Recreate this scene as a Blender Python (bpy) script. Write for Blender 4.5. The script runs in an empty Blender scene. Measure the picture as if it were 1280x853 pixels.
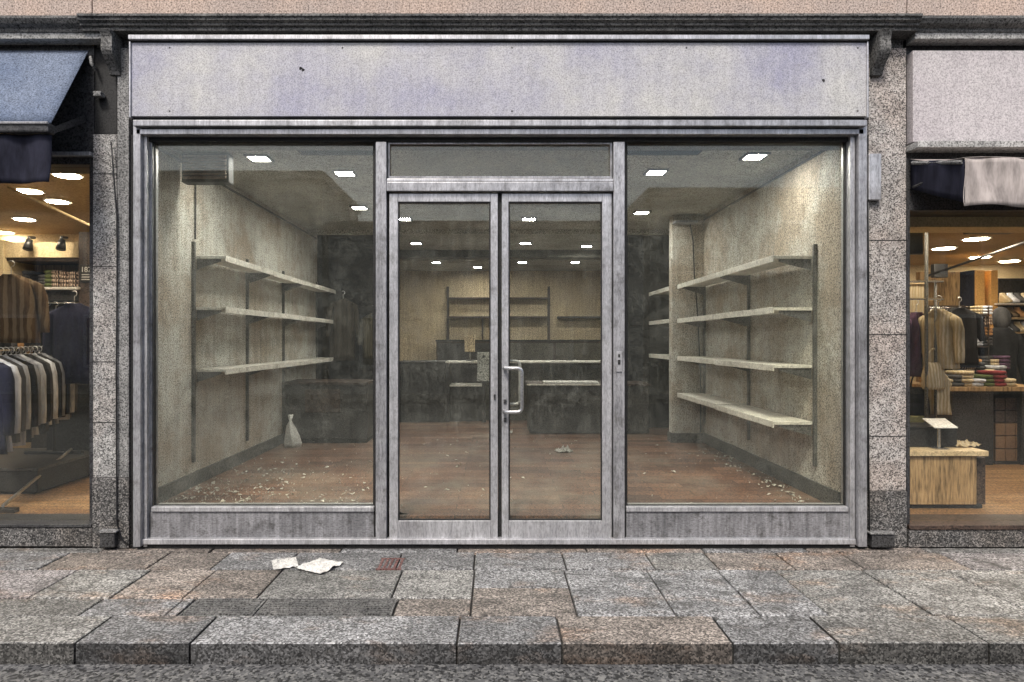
import bpy, bmesh, math, random
from mathutils import Vector, Matrix, noise
S = bpy.context.scene
COL = S.collection
R = random.Random(7)
PI = math.pi

# ------------------------------------------------------------------ camera, world, sun, exposure
EYE = 1.62; D = 5.0; PX = 160.0; VX = 620.0; VY = 426.0
cd = bpy.data.cameras.new('Camera'); cam = bpy.data.objects.new('Camera', cd); COL.objects.link(cam)
cam.location = (0, -D, EYE); cam.rotation_euler = (PI/2, 0, 0)
cd.sensor_width = 36; cd.lens = PX*D/1280*36
cd.shift_x = (640-VX)/1280; cd.shift_y = -(426.5-VY)/1280
cd.clip_start = .05; cd.clip_end = 500
S.camera = cam
w = bpy.data.worlds.new('World'); S.world = w; w.use_nodes = True
nt = w.node_tree; bgn = nt.nodes['Background']
sky = nt.nodes.new('ShaderNodeTexSky'); sky.sky_type = 'NISHITA'; sky.sun_disc = False
SUN_EL, SUN_AZ = math.radians(52), math.radians(200)      # azimuth clockwise from +Y (sun behind the camera, over the street)
sky.sun_elevation = SUN_EL; sky.sun_rotation = SUN_AZ
sky.air_density = 1.0; sky.dust_density = 4.0; sky.ozone_density = 1.0
nt.links.new(sky.outputs[0], bgn.inputs[0]); bgn.inputs[1].default_value = .12
sl = bpy.data.lights.new('sun', 'SUN'); sl.energy = 1.9; sl.angle = math.radians(11); sl.color = (1, .96, .9)
so = bpy.data.objects.new('sun', sl); COL.objects.link(so)
sd = Vector((math.sin(SUN_AZ)*math.cos(SUN_EL), math.cos(SUN_AZ)*math.cos(SUN_EL), math.sin(SUN_EL)))
so.rotation_euler = sd.to_track_quat('Z', 'Y').to_euler(); so.location = (0, -8, 12)
vs = S.view_settings; S.display_settings.display_device = 'sRGB'
vs.view_transform = 'Standard'; vs.look = 'None'; vs.exposure = 0.75; vs.gamma = 1; vs.use_curve_mapping = False
S.render.engine = 'CYCLES'
S.cycles.use_denoising = True
S.cycles.max_bounces = 10; S.cycles.transparent_max_bounces = 16
S.cycles.sample_clamp_indirect = 6
S.cycles.caustics_reflective = False; S.cycles.caustics_refractive = False

# ------------------------------------------------------------------ materials
def nodes(name):
    m = bpy.data.materials.new(name); m.use_nodes = True
    t = m.node_tree; b = t.nodes['Principled BSDF']
    return m, t, b
def N(t, kind, **kw):
    n = t.nodes.new(kind)
    for k, v in kw.items():
        if k in n.inputs: n.inputs[k].default_value = v
        else: setattr(n, k, v)
    return n
def ramp(t, src, stops):
    r = t.nodes.new('ShaderNodeValToRGB'); t.links.new(src, r.inputs[0])
    e = r.color_ramp.elements
    while len(e) < len(stops): e.new(.5)
    for i, (p, c) in enumerate(stops):
        e[i].position = p; e[i].color = (c[0], c[1], c[2], 1) if hasattr(c, '__len__') else (c, c, c, 1)
    return r
def coords(t, scale=(1, 1, 1)):
    tc = t.nodes.new('ShaderNodeTexCoord'); mp = t.nodes.new('ShaderNodeMapping')
    t.links.new(tc.outputs['Object'], mp.inputs[0]); mp.inputs['Scale'].default_value = scale
    return mp.outputs[0]
def noi(t, co, scale, detail=3, rough=.6):
    n = N(t, 'ShaderNodeTexNoise', Scale=scale, Detail=detail, Roughness=rough); t.links.new(co, n.inputs['Vector']); return n.outputs['Fac']
def mix(t, fac, a, b, mode='MIX'):
    m = t.nodes.new('ShaderNodeMix'); m.data_type = 'RGBA'; m.blend_type = mode
    for sock, v in ((m.inputs['Factor'], fac), (m.inputs['A'], a), (m.inputs['B'], b)):
        if hasattr(v, 'links') or hasattr(v, 'is_linked'): t.links.new(v, sock)
        elif hasattr(v, '__len__'): sock.default_value = (v[0], v[1], v[2], 1)
        else: sock.default_value = v
    return m.outputs['Result']
def sc(c, k): return tuple(min(1, x*k) for x in c)

GRIT = 1.7
def surf(name, col, col2=None, blotch=2.0, grain=70., gamt=.35, rough=.7, metal=0., streak=0., bump=.15, spec=.4, stretch=None, dirt=None, dirtamt=.5):
    """base colour with slow blotches towards col2, fine grain, optional vertical streaks and dirt specks"""
    m, t, b = nodes(name); co = coords(t)
    col2 = col2 or sc(col, .8)
    c = mix(t, ramp(t, noi(t, co, blotch, 5, .65), [(.38, 0), (.62, 1)]).outputs[0], col, col2)
    gamt = min(.9, gamt*GRIT)
    g = noi(t, coords(t, stretch) if stretch else co, grain*1.15, 2, .8)
    gr = ramp(t, g, [(.36, 1-gamt), (.5, 1.0), (.66, 1+gamt*.6)])
    c = mix(t, 1.0, c, gr.outputs[0], 'MULTIPLY')
    if streak:
        s = noi(t, coords(t, (14, 14, .7)), 1.6, 4, .7)
        c = mix(t, 1.0, c, ramp(t, s, [(.33, 1-streak), (.6, 1)]).outputs[0], 'MULTIPLY')
    if dirt:
        d = noi(t, co, 9., 6, .75)
        dm = t.nodes.new('ShaderNodeMath'); dm.operation = 'MULTIPLY'; dm.inputs[1].default_value = dirtamt
        t.links.new(ramp(t, d, [(.52, 0), (.68, 1)]).outputs[0], dm.inputs[0])
        c = mix(t, dm.outputs[0], c, dirt)
    t.links.new(c, b.inputs['Base Color'])
    b.inputs['Roughness'].default_value = rough; b.inputs['Metallic'].default_value = metal
    b.inputs['Specular IOR Level'].default_value = spec
    if bump:
        bp_ = N(t, 'ShaderNodeBump', Strength=bump, Distance=.004); t.links.new(g, bp_.inputs['Height']); t.links.new(bp_.outputs[0], b.inputs['Normal'])
    return m

def granite(name, dark, mid, light, tint, scale=75., tintamt=.6):
    m, t, b = nodes(name); co = coords(t)
    v = N(t, 'ShaderNodeTexVoronoi', Scale=scale); t.links.new(co, v.inputs['Vector'])
    sp = N(t, 'ShaderNodeSeparateColor'); t.links.new(v.outputs['Color'], sp.inputs[0])
    c = ramp(t, sp.outputs[0], [(.0, dark), (.26, dark), (.36, mid), (.7, mid), (.82, light)])
    tm = t.nodes.new('ShaderNodeMath'); tm.operation = 'MULTIPLY'; tm.inputs[1].default_value = tintamt
    t.links.new(ramp(t, noi(t, co, 2.2, 3), [(.42, 0), (.6, 1)]).outputs[0], tm.inputs[0])
    c2 = mix(t, tm.outputs[0], c.outputs[0], tint, 'MULTIPLY')
    c3 = mix(t, 1.0, c2, ramp(t, noi(t, co, 6., 5, .7), [(.3, .6), (.6, 1.08)]).outputs[0], 'MULTIPLY')
    t.links.new(c3, b.inputs['Base Color']); b.inputs['Roughness'].default_value = .75
    bp_ = N(t, 'ShaderNodeBump', Strength=.35, Distance=.004); t.links.new(sp.outputs[0], bp_.inputs['Height']); t.links.new(bp_.outputs[0], b.inputs['Normal'])
    return m

def plain(name, col, rough=.6, metal=0., spec=.4):
    return surf(name, col, sc(col, .82), 5., 90., .22, rough, metal, 0, .08, spec)
def emit(name, col, strength):
    m, t, b = nodes(name); b.inputs['Base Color'].default_value = (.8, .8, .75, 1)
    b.inputs['Emission Color'].default_value = (*col, 1); b.inputs['Emission Strength'].default_value = strength; return m

def glass(name, film=.06, streak=.12, tint=(.93, .96, .9)):
    m, t, b = nodes(name); t.nodes.remove(b); out = [n for n in t.nodes if n.type == 'OUTPUT_MATERIAL'][0]
    tr = t.nodes.new('ShaderNodeBsdfTransparent'); tr.inputs[0].default_value = (*tint, 1)
    gl = t.nodes.new('ShaderNodeBsdfGlossy'); gl.inputs['Roughness'].default_value = .015; gl.inputs[0].default_value = (.9, .95, .92, 1)
    lw = N(t, 'ShaderNodeLayerWeight', Blend=.5)
    p = t.nodes.new('ShaderNodeMath'); p.operation = 'POWER'; t.links.new(lw.outputs['Facing'], p.inputs[0]); p.inputs[1].default_value = 5
    q = t.nodes.new('ShaderNodeMath'); q.operation = 'MULTIPLY_ADD'; t.links.new(p.outputs[0], q.inputs[0]); q.inputs[1].default_value = .8; q.inputs[2].default_value = .042
    mx = t.nodes.new('ShaderNodeMixShader'); t.links.new(q.outputs[0], mx.inputs[0]); t.links.new(tr.outputs[0], mx.inputs[1]); t.links.new(gl.outputs[0], mx.inputs[2])
    df = N(t, 'ShaderNodeBsdfDiffuse'); df.inputs[0].default_value = (.62, .63, .56, 1)
    a = noi(t, coords(t, (1, 1, .035)), 26., 4, .75); c = noi(t, coords(t), 2.2, 5, .65); g = noi(t, coords(t), 95., 2, .8)
    A = ramp(t, a, [(.5, 0), (.74, 1)]).outputs[0]; Cc = ramp(t, c, [(.36, .3), (.66, 1)]).outputs[0]
    gs = t.nodes.new('ShaderNodeMath'); gs.operation = 'MULTIPLY_ADD'; t.links.new(ramp(t, g, [(.40, 0), (.64, 1)]).outputs[0], gs.inputs[0]); gs.inputs[1].default_value = 2.3; gs.inputs[2].default_value = .2
    G = gs.outputs[0]
    m1 = mix(t, .55, A, ramp(t, noi(t, coords(t), 6., 6, .75), [(.42, 0), (.62, 1)]).outputs[0]); m1 = mix(t, 1.0, m1, Cc, 'MULTIPLY')
    f1 = t.nodes.new('ShaderNodeMath'); f1.operation = 'MULTIPLY_ADD'; t.links.new(m1, f1.inputs[0]); f1.inputs[1].default_value = streak; f1.inputs[2].default_value = film
    f2 = t.nodes.new('ShaderNodeMath'); f2.operation = 'MULTIPLY'; t.links.new(f1.outputs[0], f2.inputs[0]); t.links.new(G, f2.inputs[1])
    fm = t.nodes.new('ShaderNodeMixShader'); t.links.new(f2.outputs[0], fm.inputs[0]); t.links.new(mx.outputs[0], fm.inputs[1]); t.links.new(df.outputs[0], fm.inputs[2])
    t.links.new(fm.outputs[0], out.inputs[0]); return m

def planks(name, c1, c2, c3, w=.12, l=1.1, dust=None, rough=.55, along_y=False):
    m, t, b = nodes(name)
    tc = t.nodes.new('ShaderNodeTexCoord'); mp = t.nodes.new('ShaderNodeMapping'); t.links.new(tc.outputs['Object'], mp.inputs[0])
    if along_y: mp.inputs['Rotation'].default_value = (0, 0, PI/2)
    br = N(t, 'ShaderNodeTexBrick', Scale=1.0); t.links.new(mp.outputs[0], br.inputs['Vector'])
    br.inputs['Color1'].default_value = (0, 0, 0, 1); br.inputs['Color2'].default_value = (1, 1, 1, 1); br.inputs['Mortar'].default_value = (.5, .5, .5, 1)
    br.inputs['Mortar Size'].default_value = .004; br.inputs['Brick Width'].default_value = l; br.inputs['Row Height'].default_value = w; br.offset = .37
    c = ramp(t, br.outputs['Color'], [(0, c1), (.5, c2), (1, c3)]).outputs[0]
    c = mix(t, br.outputs['Fac'], c, sc(c1, .35))
    co = coords(t)
    c = mix(t, 1.0, c, ramp(t, noi(t, coords(t, (1, 9, 1) if not along_y else (9, 1, 1)), 14., 4, .7), [(.3, .55), (.55, 1.0), (.75, 1.25)]).outputs[0], 'MULTIPLY')
    c = mix(t, 1.0, c, ramp(t, noi(t, co, 60., 2, .8), [(.38, .35), (.62, 1.5)]).outputs[0], 'MULTIPLY')
    if dust:
        d = noi(t, co, 1.1, 7, .72)
        dm = t.nodes.new('ShaderNodeMath'); dm.operation = 'MULTIPLY'; dm.inputs[1].default_value = .45
        t.links.new(ramp(t, d, [(.46, 0), (.66, 1)]).outputs[0], dm.inputs[0])
        c = mix(t, dm.outputs[0], c, dust)
    t.links.new(c, b.inputs['Base Color']); b.inputs['Roughness'].default_value = rough; b.inputs['Specular IOR Level'].default_value = .35
    return m

def fabric(name, col, stripe=None, sscale=14.):
    m, t, b = nodes(name); co = coords(t)
    c = mix(t, ramp(t, noi(t, coords(t, (1, 1, .25)), 13., 4, .65), [(.35, 0), (.65, 1)]).outputs[0], sc(col, .55), sc(col, 1.2))
    if stripe:
        wv = N(t, 'ShaderNodeTexWave', Scale=sscale, Distortion=3.); wv.bands_direction = 'X'; t.links.new(co, wv.inputs['Vector'])
        c = mix(t, ramp(t, wv.outputs['Fac'], [(.45, 0), (.6, 1)]).outputs[0], c, stripe)
    t.links.new(c, b.inputs['Base Color']); b.inputs['Roughness'].default_value = .92; b.inputs['Specular IOR Level'].default_value = .12
    return m

M = {}
M['alu'] = surf('aluminium', (.47, .47, .485), (.34, .34, .355), 3.5, 75., .17, .38, .45, .38, .05, stretch=(1, 1, .25), dirt=(.09, .085, .075), dirtamt=.6)
M['alu_light'] = surf('aluminium_clean', (.56, .56, .575), (.43, .43, .445), 4., 80., .15, .36, .45, .3, .05, stretch=(1, 1, .25), dirt=(.13, .125, .115), dirtamt=.5)
M['alu_kick'] = surf('aluminium_kick', (.36, .36, .375), (.24, .24, .25), 2.4, 75., .2, .42, .35, .5, .06, stretch=(.5, 1, 1), dirt=(.05, .047, .042), dirtamt=.85)
M['gap'] = surf('dark_joint', (.018, .018, .018), None, 3., 60., .5, .7)
M['dark_metal'] = surf('dark_metal', (.035, .035, .038), (.06, .06, .06), 3., 60., .5, .5, .2)
M['sign'] = surf('sign_panel', (.31, .31, .395), (.47, .465, .45), .8, 85., .22, .55, 0., .12, .06, dirt=(.24, .235, .24), dirtamt=.35)
M['sign_pink'] = surf('sign_panel_pink', (.43, .395, .405), (.49, .46, .46), 1.0, 80., .24, .6, 0., .1, .06, dirt=(.3, .28, .28), dirtamt=.3)
M['granite'] = granite('granite', (.07, .07, .068), (.28, .277, .267), (.47, .465, .45), (1.0, .88, .80), 125., .5)
M['granite_pink'] = granite('granite_pink', (.085, .078, .074), (.33, .31, .29), (.52, .495, .47), (1.0, .89, .82), 125.)
M['plinth'] = granite('granite_dark', (.015, .015, .015), (.085, .083, .08), (.24, .23, .22), (1, .9, .8), 115.)
M['trim'] = surf('stone_trim', (.27, .268, .262), (.20, .2, .195), 5., 75., .6, .75, 0, .4, .3, dirt=(.05, .05, .05), dirtamt=.6)
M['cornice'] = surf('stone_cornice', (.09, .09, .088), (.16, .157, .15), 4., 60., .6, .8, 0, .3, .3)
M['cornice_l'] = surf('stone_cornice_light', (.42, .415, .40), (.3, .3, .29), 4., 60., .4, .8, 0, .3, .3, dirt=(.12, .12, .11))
M['stucco'] = surf('pink_stucco', (.46, .36, .30), (.40, .33, .29), 2., 65., .4, .9, 0, .15, .3, .2)
M['wall'] = surf('worn_wall', (.66, .65, .60), (.43, .365, .295), 1.3, 70., .5, .85, 0, .25, .1, .2, dirt=(.16, .13, .10), dirtamt=.55)
M['wall_back'] = surf('beige_wall', (.62, .50, .33), (.52, .42, .29), .9, 45., .45, .85, 0, .3, .1, .2, dirt=(.2, .16, .1), dirtamt=.4)
M['ceil'] = surf('worn_ceiling', (.50, .50, .46), (.34, .34, .31), 1.2, 65., .5, .85, 0, 0, .1, .2, dirt=(.13, .125, .11))
M['floor'] = planks('worn_floor', (.085, .042, .028), (.145, .07, .043), (.21, .11, .07), .16, .9, dust=(.29, .25, .20))
M['skirt'] = surf('skirting', (.06, .06, .06), (.10, .095, .085), 3., 50., .5, .7)
M['dark_wood'] = surf('dark_panel', (.035, .034, .035), (.055, .052, .05), 2., 55., .6, .5, 0, .3)
M['dark_brown'] = surf('dark_brown', (.075, .05, .038), (.05, .036, .03), 2., 55., .5, .55, 0, .3)
M['olive'] = surf('olive_panel', (.10, .095, .075), (.075, .07, .06), 2., 55., .5, .6)
M['partition'] = surf('dark_partition', (.012, .012, .013), (.024, .022, .022), 1.4, 50., .7, .8, 0, .4)
M['shelf'] = surf('cream_shelf', (.76, .74, .68), (.64, .61, .54), 5., 60., .2, .6, 0, 0, .1, dirt=(.2, .17, .13), dirtamt=.6)
M['upright'] = surf('steel_upright', (.10, .10, .095), (.16, .155, .145), 6., 80., .5, .5, .4)
M['white'] = surf('white_paint', (.70, .69, .65), (.6, .58, .54), 4., 60., .2, .6, dirt=(.3, .28, .24), dirtamt=.4)
M['paper'] = surf('paper', (.62, .61, .58), (.48, .47, .44), 6., 60., .2, .9, dirt=(.3, .28, .26), dirtamt=.5)
M['steel'] = surf('steel', (.62, .62, .62), (.5, .5, .5), 5., 80., .2, .28, .85)
M['chrome'] = surf('chrome', (.7, .7, .68), None, 5., 80., .1, .2, .9)
M['redgrate'] = surf('rusty_grate', (.12, .055, .05), (.16, .09, .08), 9., 80., .5, .8)
M['litter'] = surf('plaster_crumb', (.62, .60, .54), (.38, .35, .29), 9., 60., .3, .95)
M['lamp'] = emit('lamp_diffuser', (1, .975, .94), 125)
M['lamp_warm'] = emit('lamp_warm', (1, .86, .66), 75)
M['glass'] = glass('dirty_glass', .012, .055, (.95, .955, .91))
M['glass_clean'] = glass('shop_glass', .004, .012, (.97, .97, .95))
M['awning_blue'] = surf('awning_blue', (.115, .145, .21), (.15, .18, .24), 2., 75., .35, .85, 0, .15, .1, .15)
M['navy'] = fabric('navy_cloth', (.022, .023, .036))
M['beige_cloth'] = fabric('beige_cloth', (.37, .33, .31))
M['cream_wall'] = surf('cream_wall', (.62, .5, .31), (.54, .43, .27), 1.5, 50., .15, .8)
M['tan_ceil'] = surf('tan_ceiling', (.46, .34, .20), (.38, .28, .17), 1.5, 50., .22, .8)
M['oak_floor'] = planks('oak_floor', (.26, .14, .065), (.33, .19, .09), (.40, .25, .125), .1, .9, rough=.4)
M['oak'] = surf('light_oak', (.42, .28, .14), (.36, .235, .115), 3., 40., .3, .5, 0, .3, .1, stretch=(1, 1, .1))
M['oak_top'] = surf('pale_oak_top', (.62, .48, .29), (.52, .39, .22), 3., 40., .2, .45)
M['orange_box'] = plain('orange_card', (.5, .2, .05))
M['card'] = plain('brown_card', (.26, .16, .09)); M['green_box'] = plain('olive_card', (.25, .23, .09))
M['amber'] = surf('amber_column', (.62, .36, .12), (.5, .28, .09), 1., 50., .15, .6)
M['black'] = plain('black_plastic', (.02, .02, .021), .4)
M['mark'] = plain('white_lettering', (.75, .74, .7))

# pavement: every slab its own tint, held in a colour attribute
def paving(name, base, k=1.0):
    m, t, b = nodes(name); co = coords(t)
    at = t.nodes.new('ShaderNodeVertexColor'); at.layer_name = 'tint'
    v = N(t, 'ShaderNodeTexVoronoi', Scale=105.); t.links.new(co, v.inputs['Vector'])
    sp = N(t, 'ShaderNodeSeparateColor'); t.links.new(v.outputs['Color'], sp.inputs[0])
    g = ramp(t, sp.outputs[0], [(0, .2), (.3, .42), (.55, .95), (.8, 1.35), (1, 2.1)])
    c = mix(t, 1.0, at.outputs['Color'], g.outputs[0], 'MULTIPLY')
    c = mix(t, 1.0, c, ramp(t, noi(t, coords(t, (.35, 1, 1)), 7., 6, .72), [(.3, .42), (.5, .9), (.68, 1.25)]).outputs[0], 'MULTIPLY')
    c = mix(t, 1.0, c, ramp(t, noi(t, co, .9, 4, .6), [(.35, .65), (.6, 1.05)]).outputs[0], 'MULTIPLY')
    # dark spots of gum and oil, rusty wear, thin cracks
    c = mix(t, ramp(t, noi(t, co, 3.3, 6, .78), [(.55, 0), (.68, .75)]).outputs[0], c, (.045, .043, .04))
    c = mix(t, ramp(t, noi(t, coords(t, (.5, 1, 1)), 2.6, 5, .7), [(.55, 0), (.66, .5)]).outputs[0], c, mix(t, 1.0, c, (1.35, .92, .64), 'MULTIPLY'))
    ck = N(t, 'ShaderNodeTexVoronoi', Scale=1.7, Randomness=1.0); ck.feature = 'DISTANCE_TO_EDGE'
    wob = mix(t, .16, co, N(t, 'ShaderNodeTexNoise', Scale=4., Detail=5).outputs['Color']); t.links.new(wob, ck.inputs['Vector'])
    ckm = mix(t, 1.0, ramp(t, ck.outputs['Distance'], [(0, 1), (.012, 0)]).outputs[0], ramp(t, noi(t, co, .8, 3), [(.48, 0), (.56, .8)]).outputs[0], 'MULTIPLY')
    c = mix(t, ckm, c, (.03, .03, .028))
    t.links.new(c, b.inputs['Base Color']); b.inputs['Roughness'].default_value = .62; b.inputs['Specular IOR Level'].default_value = .4
    h = mix(t, .5, sp.outputs[0], noi(t, co, 12., 5, .7))
    bp_ = N(t, 'ShaderNodeBump', Strength=.6, Distance=.008); t.links.new(h, bp_.inputs['Height']); t.links.new(bp_.outputs[0], b.inputs['Normal'])
    return m
M['paving'] = paving('paving_stone', (1, 1, 1))
M['kerbstone'] = M['paving']
M['mortar'] = surf('joint_dirt', (.03, .03, .028), (.06, .055, .05), 6., 70., .6, .95)
M['asphalt'] = granite('asphalt', (.015, .015, .015), (.085, .085, .085), (.17, .168, .16), (.9, .9, .9), 70.)

# ------------------------------------------------------------------ mesh helpers
def Xp(px, y=0): return (px-VX)/PX*(D+y)/D
def Zp(py, y=0): return EYE+(VY-py)/PX*(D+y)/D
def W(px, py, y): return Vector((Xp(px, y), y, Zp(py, y)))

class MB:
    def __init__(s): s.bm = bmesh.new()
    def box(s, x0, x1, y0, y1, z0, z1):
        vs_ = [s.bm.verts.new((x, y, z)) for x in (x0, x1) for y in (y0, y1) for z in (z0, z1)]
        for f in ((0, 1, 3, 2), (4, 6, 7, 5), (0, 4, 5, 1), (2, 3, 7, 6), (0, 2, 6, 4), (1, 5, 7, 3)):
            s.bm.faces.new([vs_[i] for i in f])
        return s
    def pbox(s, px0, py0, px1, py1, yf, yb):           # the front face fills these photo pixels at depth yf
        return s.box(Xp(px0, yf), Xp(px1, yf), yf, yb, Zp(py1, yf), Zp(py0, yf))
    def hexa(s, pts):                                  # 8 points ordered like box
        vs_ = [s.bm.verts.new(p) for p in pts]
        for f in ((0, 1, 3, 2), (4, 6, 7, 5), (0, 4, 5, 1), (2, 3, 7, 6), (0, 2, 6, 4), (1, 5, 7, 3)):
            s.bm.faces.new([vs_[i] for i in f])
        return s
    def tube(s, pts, r, n=8, closed_ends=True):
        pts = [Vector(p) for p in pts]; rings = []
        rr = r if hasattr(r, '__len__') else [r]*len(pts)
        up = None
        for i, p in enumerate(pts):
            d = (pts[min(i+1, len(pts)-1)]-pts[max(i-1, 0)]).normalized()
            if up is None: up = d.orthogonal().normalized()
            up = (up-d*up.dot(d)).normalized(); sd_ = d.cross(up)
            rings.append([s.bm.verts.new(p+(up*math.cos(a)+sd_*math.sin(a))*rr[i]) for a in [2*PI*k/n for k in range(n)]])
        for a, b in zip(rings, rings[1:]):
            for k in range(n): s.bm.faces.new((a[k], a[(k+1) % n], b[(k+1) % n], b[k]))
        if closed_ends:
            s.bm.faces.new(rings[0][::-1]); s.bm.faces.new(rings[-1])
        return s
    def loft(s, rings, n=20, fold=0, fk=7, ph=0):       # (cx, cy, z, rx, ry) rings of ellipses stacked along z
        rs = []
        for (cx, cy, z, rx, ry) in rings:
            row = []
            for k in range(n):
                a = 2*PI*k/n; q = 1+fold*math.sin(fk*a+ph+z*3)
                row.append(s.bm.verts.new((cx+rx*math.cos(a)*(1+.3*(q-1)), cy+ry*math.sin(a)*q, z)))
            rs.append(row)
        for a, b in zip(rs, rs[1:]):
            for k in range(n): s.bm.faces.new((a[k], a[(k+1) % n], b[(k+1) % n], b[k]))
        s.bm.faces.new(rs[0][::-1]); s.bm.faces.new(rs[-1]); return s
    def prism(s, prof, x0, x1):                         # (y, z) outline along x
        a = [s.bm.verts.new((x0, y, z)) for y, z in prof]; b = [s.bm.verts.new((x1, y, z)) for y, z in prof]
        n = len(prof)
        for k in range(n): s.bm.faces.new((a[k], a[(k+1) % n], b[(k+1) % n], b[k]))
        s.bm.faces.new(a[::-1]); s.bm.faces.new(b); return s
    def sheet(s, fn, nu, nv, th=.0):                    # grid fn(u, v) -> point, thickened
        g = [[s.bm.verts.new(fn(i/nu, j/nv)) for j in range(nv+1)] for i in range(nu+1)]
        fs = [s.bm.faces.new((g[i][j], g[i+1][j], g[i+1][j+1], g[i][j+1])) for i in range(nu) for j in range(nv)]
        if th:
            s.bm.normal_update()
            bmesh.ops.solidify(s.bm, geom=fs, thickness=th)
        return s
    def build(s, name, mat, parent=None, bevel=0., smooth=False):
        bmesh.ops.recalc_face_normals(s.bm, faces=s.bm.faces)
        me = bpy.data.meshes.new(name); s.bm.to_mesh(me); s.bm.free()
        mats = mat if isinstance(mat, list) else [mat]
        for mm in mats: me.materials.append(mm)
        if smooth:
            for p in me.polygons: p.use_smooth = True
        o = bpy.data.objects.new(name, me); COL.objects.link(o)
        if parent is not None:
            o.parent = parent; o.matrix_parent_inverse = WM[parent.name].inverted()
        WM[o.name] = Matrix.Identity(4)
        if bevel:
            bv = o.modifiers.new('Bevel', 'BEVEL'); bv.width = bevel; bv.segments = 2; bv.limit_method = 'ANGLE'; bv.angle_limit = math.radians(40)
        return o
WM = {}
def tag(o, label, cat, group=None, kind=None):
    if label: o['label'] = label
    if cat: o['category'] = cat
    if group: o['group'] = group
    if kind: o['kind'] = kind
    return o
def thing(name, label, cat, loc=(0, 0, 0), group=None):
    o = bpy.data.objects.new(name, None); COL.objects.link(o); o.location = loc; o.empty_display_size = .2
    WM[o.name] = Matrix.Translation(loc)
    return tag(o, label, cat, group)
def dup(root, loc, label, rz=0., parent_mats=None):
    r = root.copy(); COL.objects.link(r); r.location = loc; r.rotation_euler = (0, 0, rz); r['label'] = label
    WM[r.name] = Matrix.Translation(loc)
    for ch in root.children:
        c = ch.copy(); COL.objects.link(c); c.parent = r; c.matrix_parent_inverse = ch.matrix_parent_inverse
        for g in ch.children:
            d = g.copy(); COL.objects.link(d); d.parent = c; d.matrix_parent_inverse = g.matrix_parent_inverse
    return r

# ------------------------------------------------------------------ ground, pavement, road
tag(MB().box(-60, 60, -60, 60, -.6, -.36).build('ground', M['asphalt']), None, None, None, 'structure')
tag(MB().box(-40, 40, -13.2, -1.6, -.35, -.10).build('road', M['asphalt']), None, None, None, 'structure')
def slabs(name, rows, z, gap=.013, mat='paving', side_tint=1.0):
    """rows: (y0, y1, [joint x at y1 (near edge)], slant) -> bevelled slabs over a joint bed, one mesh, a tint per slab"""
    bm = bmesh.new(); tints = []
    def slab(x0, x1, y0, y1, z1, tint):
        b = .006; zz = z1+R.uniform(-.0025, .0025)
        pts0 = [(x0, y0), (x1, y0), (x1, y1), (x0, y1)]; pts1 = [(x0+b, y0+b), (x1-b, y0+b), (x1-b, y1-b), (x0+b, y1-b)]
        a = [bm.verts.new((x, y, zz-.12)) for x, y in pts0]; m_ = [bm.verts.new((x, y, zz-b*.7)) for x, y in pts0]; c = [bm.verts.new((x, y, zz)) for x, y in pts1]
        fs = [bm.faces.new(c)]
        for k in range(4):
            j = (k+1) % 4
            fs.append(bm.faces.new((a[k], a[j], m_[j], m_[k]))); fs.append(bm.faces.new((m_[k], m_[j], c[j], c[k])))
        tints.append((fs, tint))
    for (y0, y1, xs) in rows:
        for xa, xb in zip(xs, xs[1:]):
            v = R.uniform(.19, .275); k = R.random()
            tint = (v*1.12, v*.98, v*.86) if k < .25 else (v*1.02, v*1.0, v*.94) if k < .5 else (v*1.06, v, v*.99) if k < .65 else (v, v, v)
            slab(xa+gap/2, xb-gap/2, y0+gap/2, y1-gap/2, z, tint)
    bmesh.ops.recalc_face_normals(bm, faces=bm.faces)
    lay = bm.loops.layers.float_color.new('tint')
    for fs, tnt in tints:
        for i_, f in enumerate(fs):
            q = side_tint if i_ % 2 == 1 else 1.0                  # upright faces of the kerb stones get a darker tint
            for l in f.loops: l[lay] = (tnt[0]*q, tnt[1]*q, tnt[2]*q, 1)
    me = bpy.data.meshes.new(name); bm.to_mesh(me); bm.free(); me.materials.append(M[mat])
    o = bpy.data.objects.new(name, me); COL.objects.link(o)
    return tag(o, None, None, None, 'structure')
def ext(xs, step=1.15):
    xs = sorted(xs)
    while xs[0] > -14: xs.insert(0, xs[0]-step*R.uniform(.8, 1.15))
    while xs[-1] < 14: xs.append(xs[-1]+step*R.uniform(.8, 1.15))
    return xs
def gx(px, py):          # photo pixel on the ground plane -> x
    return (px-VX)/PX/D * (EYE*PX*D/(py-VY))
K = [gx(100, 800), gx(236, 806), gx(571, 805), gx(703, 805), gx(915, 803), gx(1046, 802)]
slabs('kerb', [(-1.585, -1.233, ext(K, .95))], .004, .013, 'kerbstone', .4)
R2 = [gx(22, 760), gx(101, 767), gx(208, 767), gx(345, 771)-.55, gx(487, 770), gx(588, 770), gx(722, 770), gx(846, 770), gx(950, 768), gx(1036, 768), gx(1156, 762), gx(1246, 745)]
R1 = [gx(60, 705), gx(180, 712), gx(262, 712), gx(344, 722), gx(497, 705), gx(592, 712), gx(708, 710), gx(820, 712), gx(898, 710), gx(996, 712), gx(1072, 705)]
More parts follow.
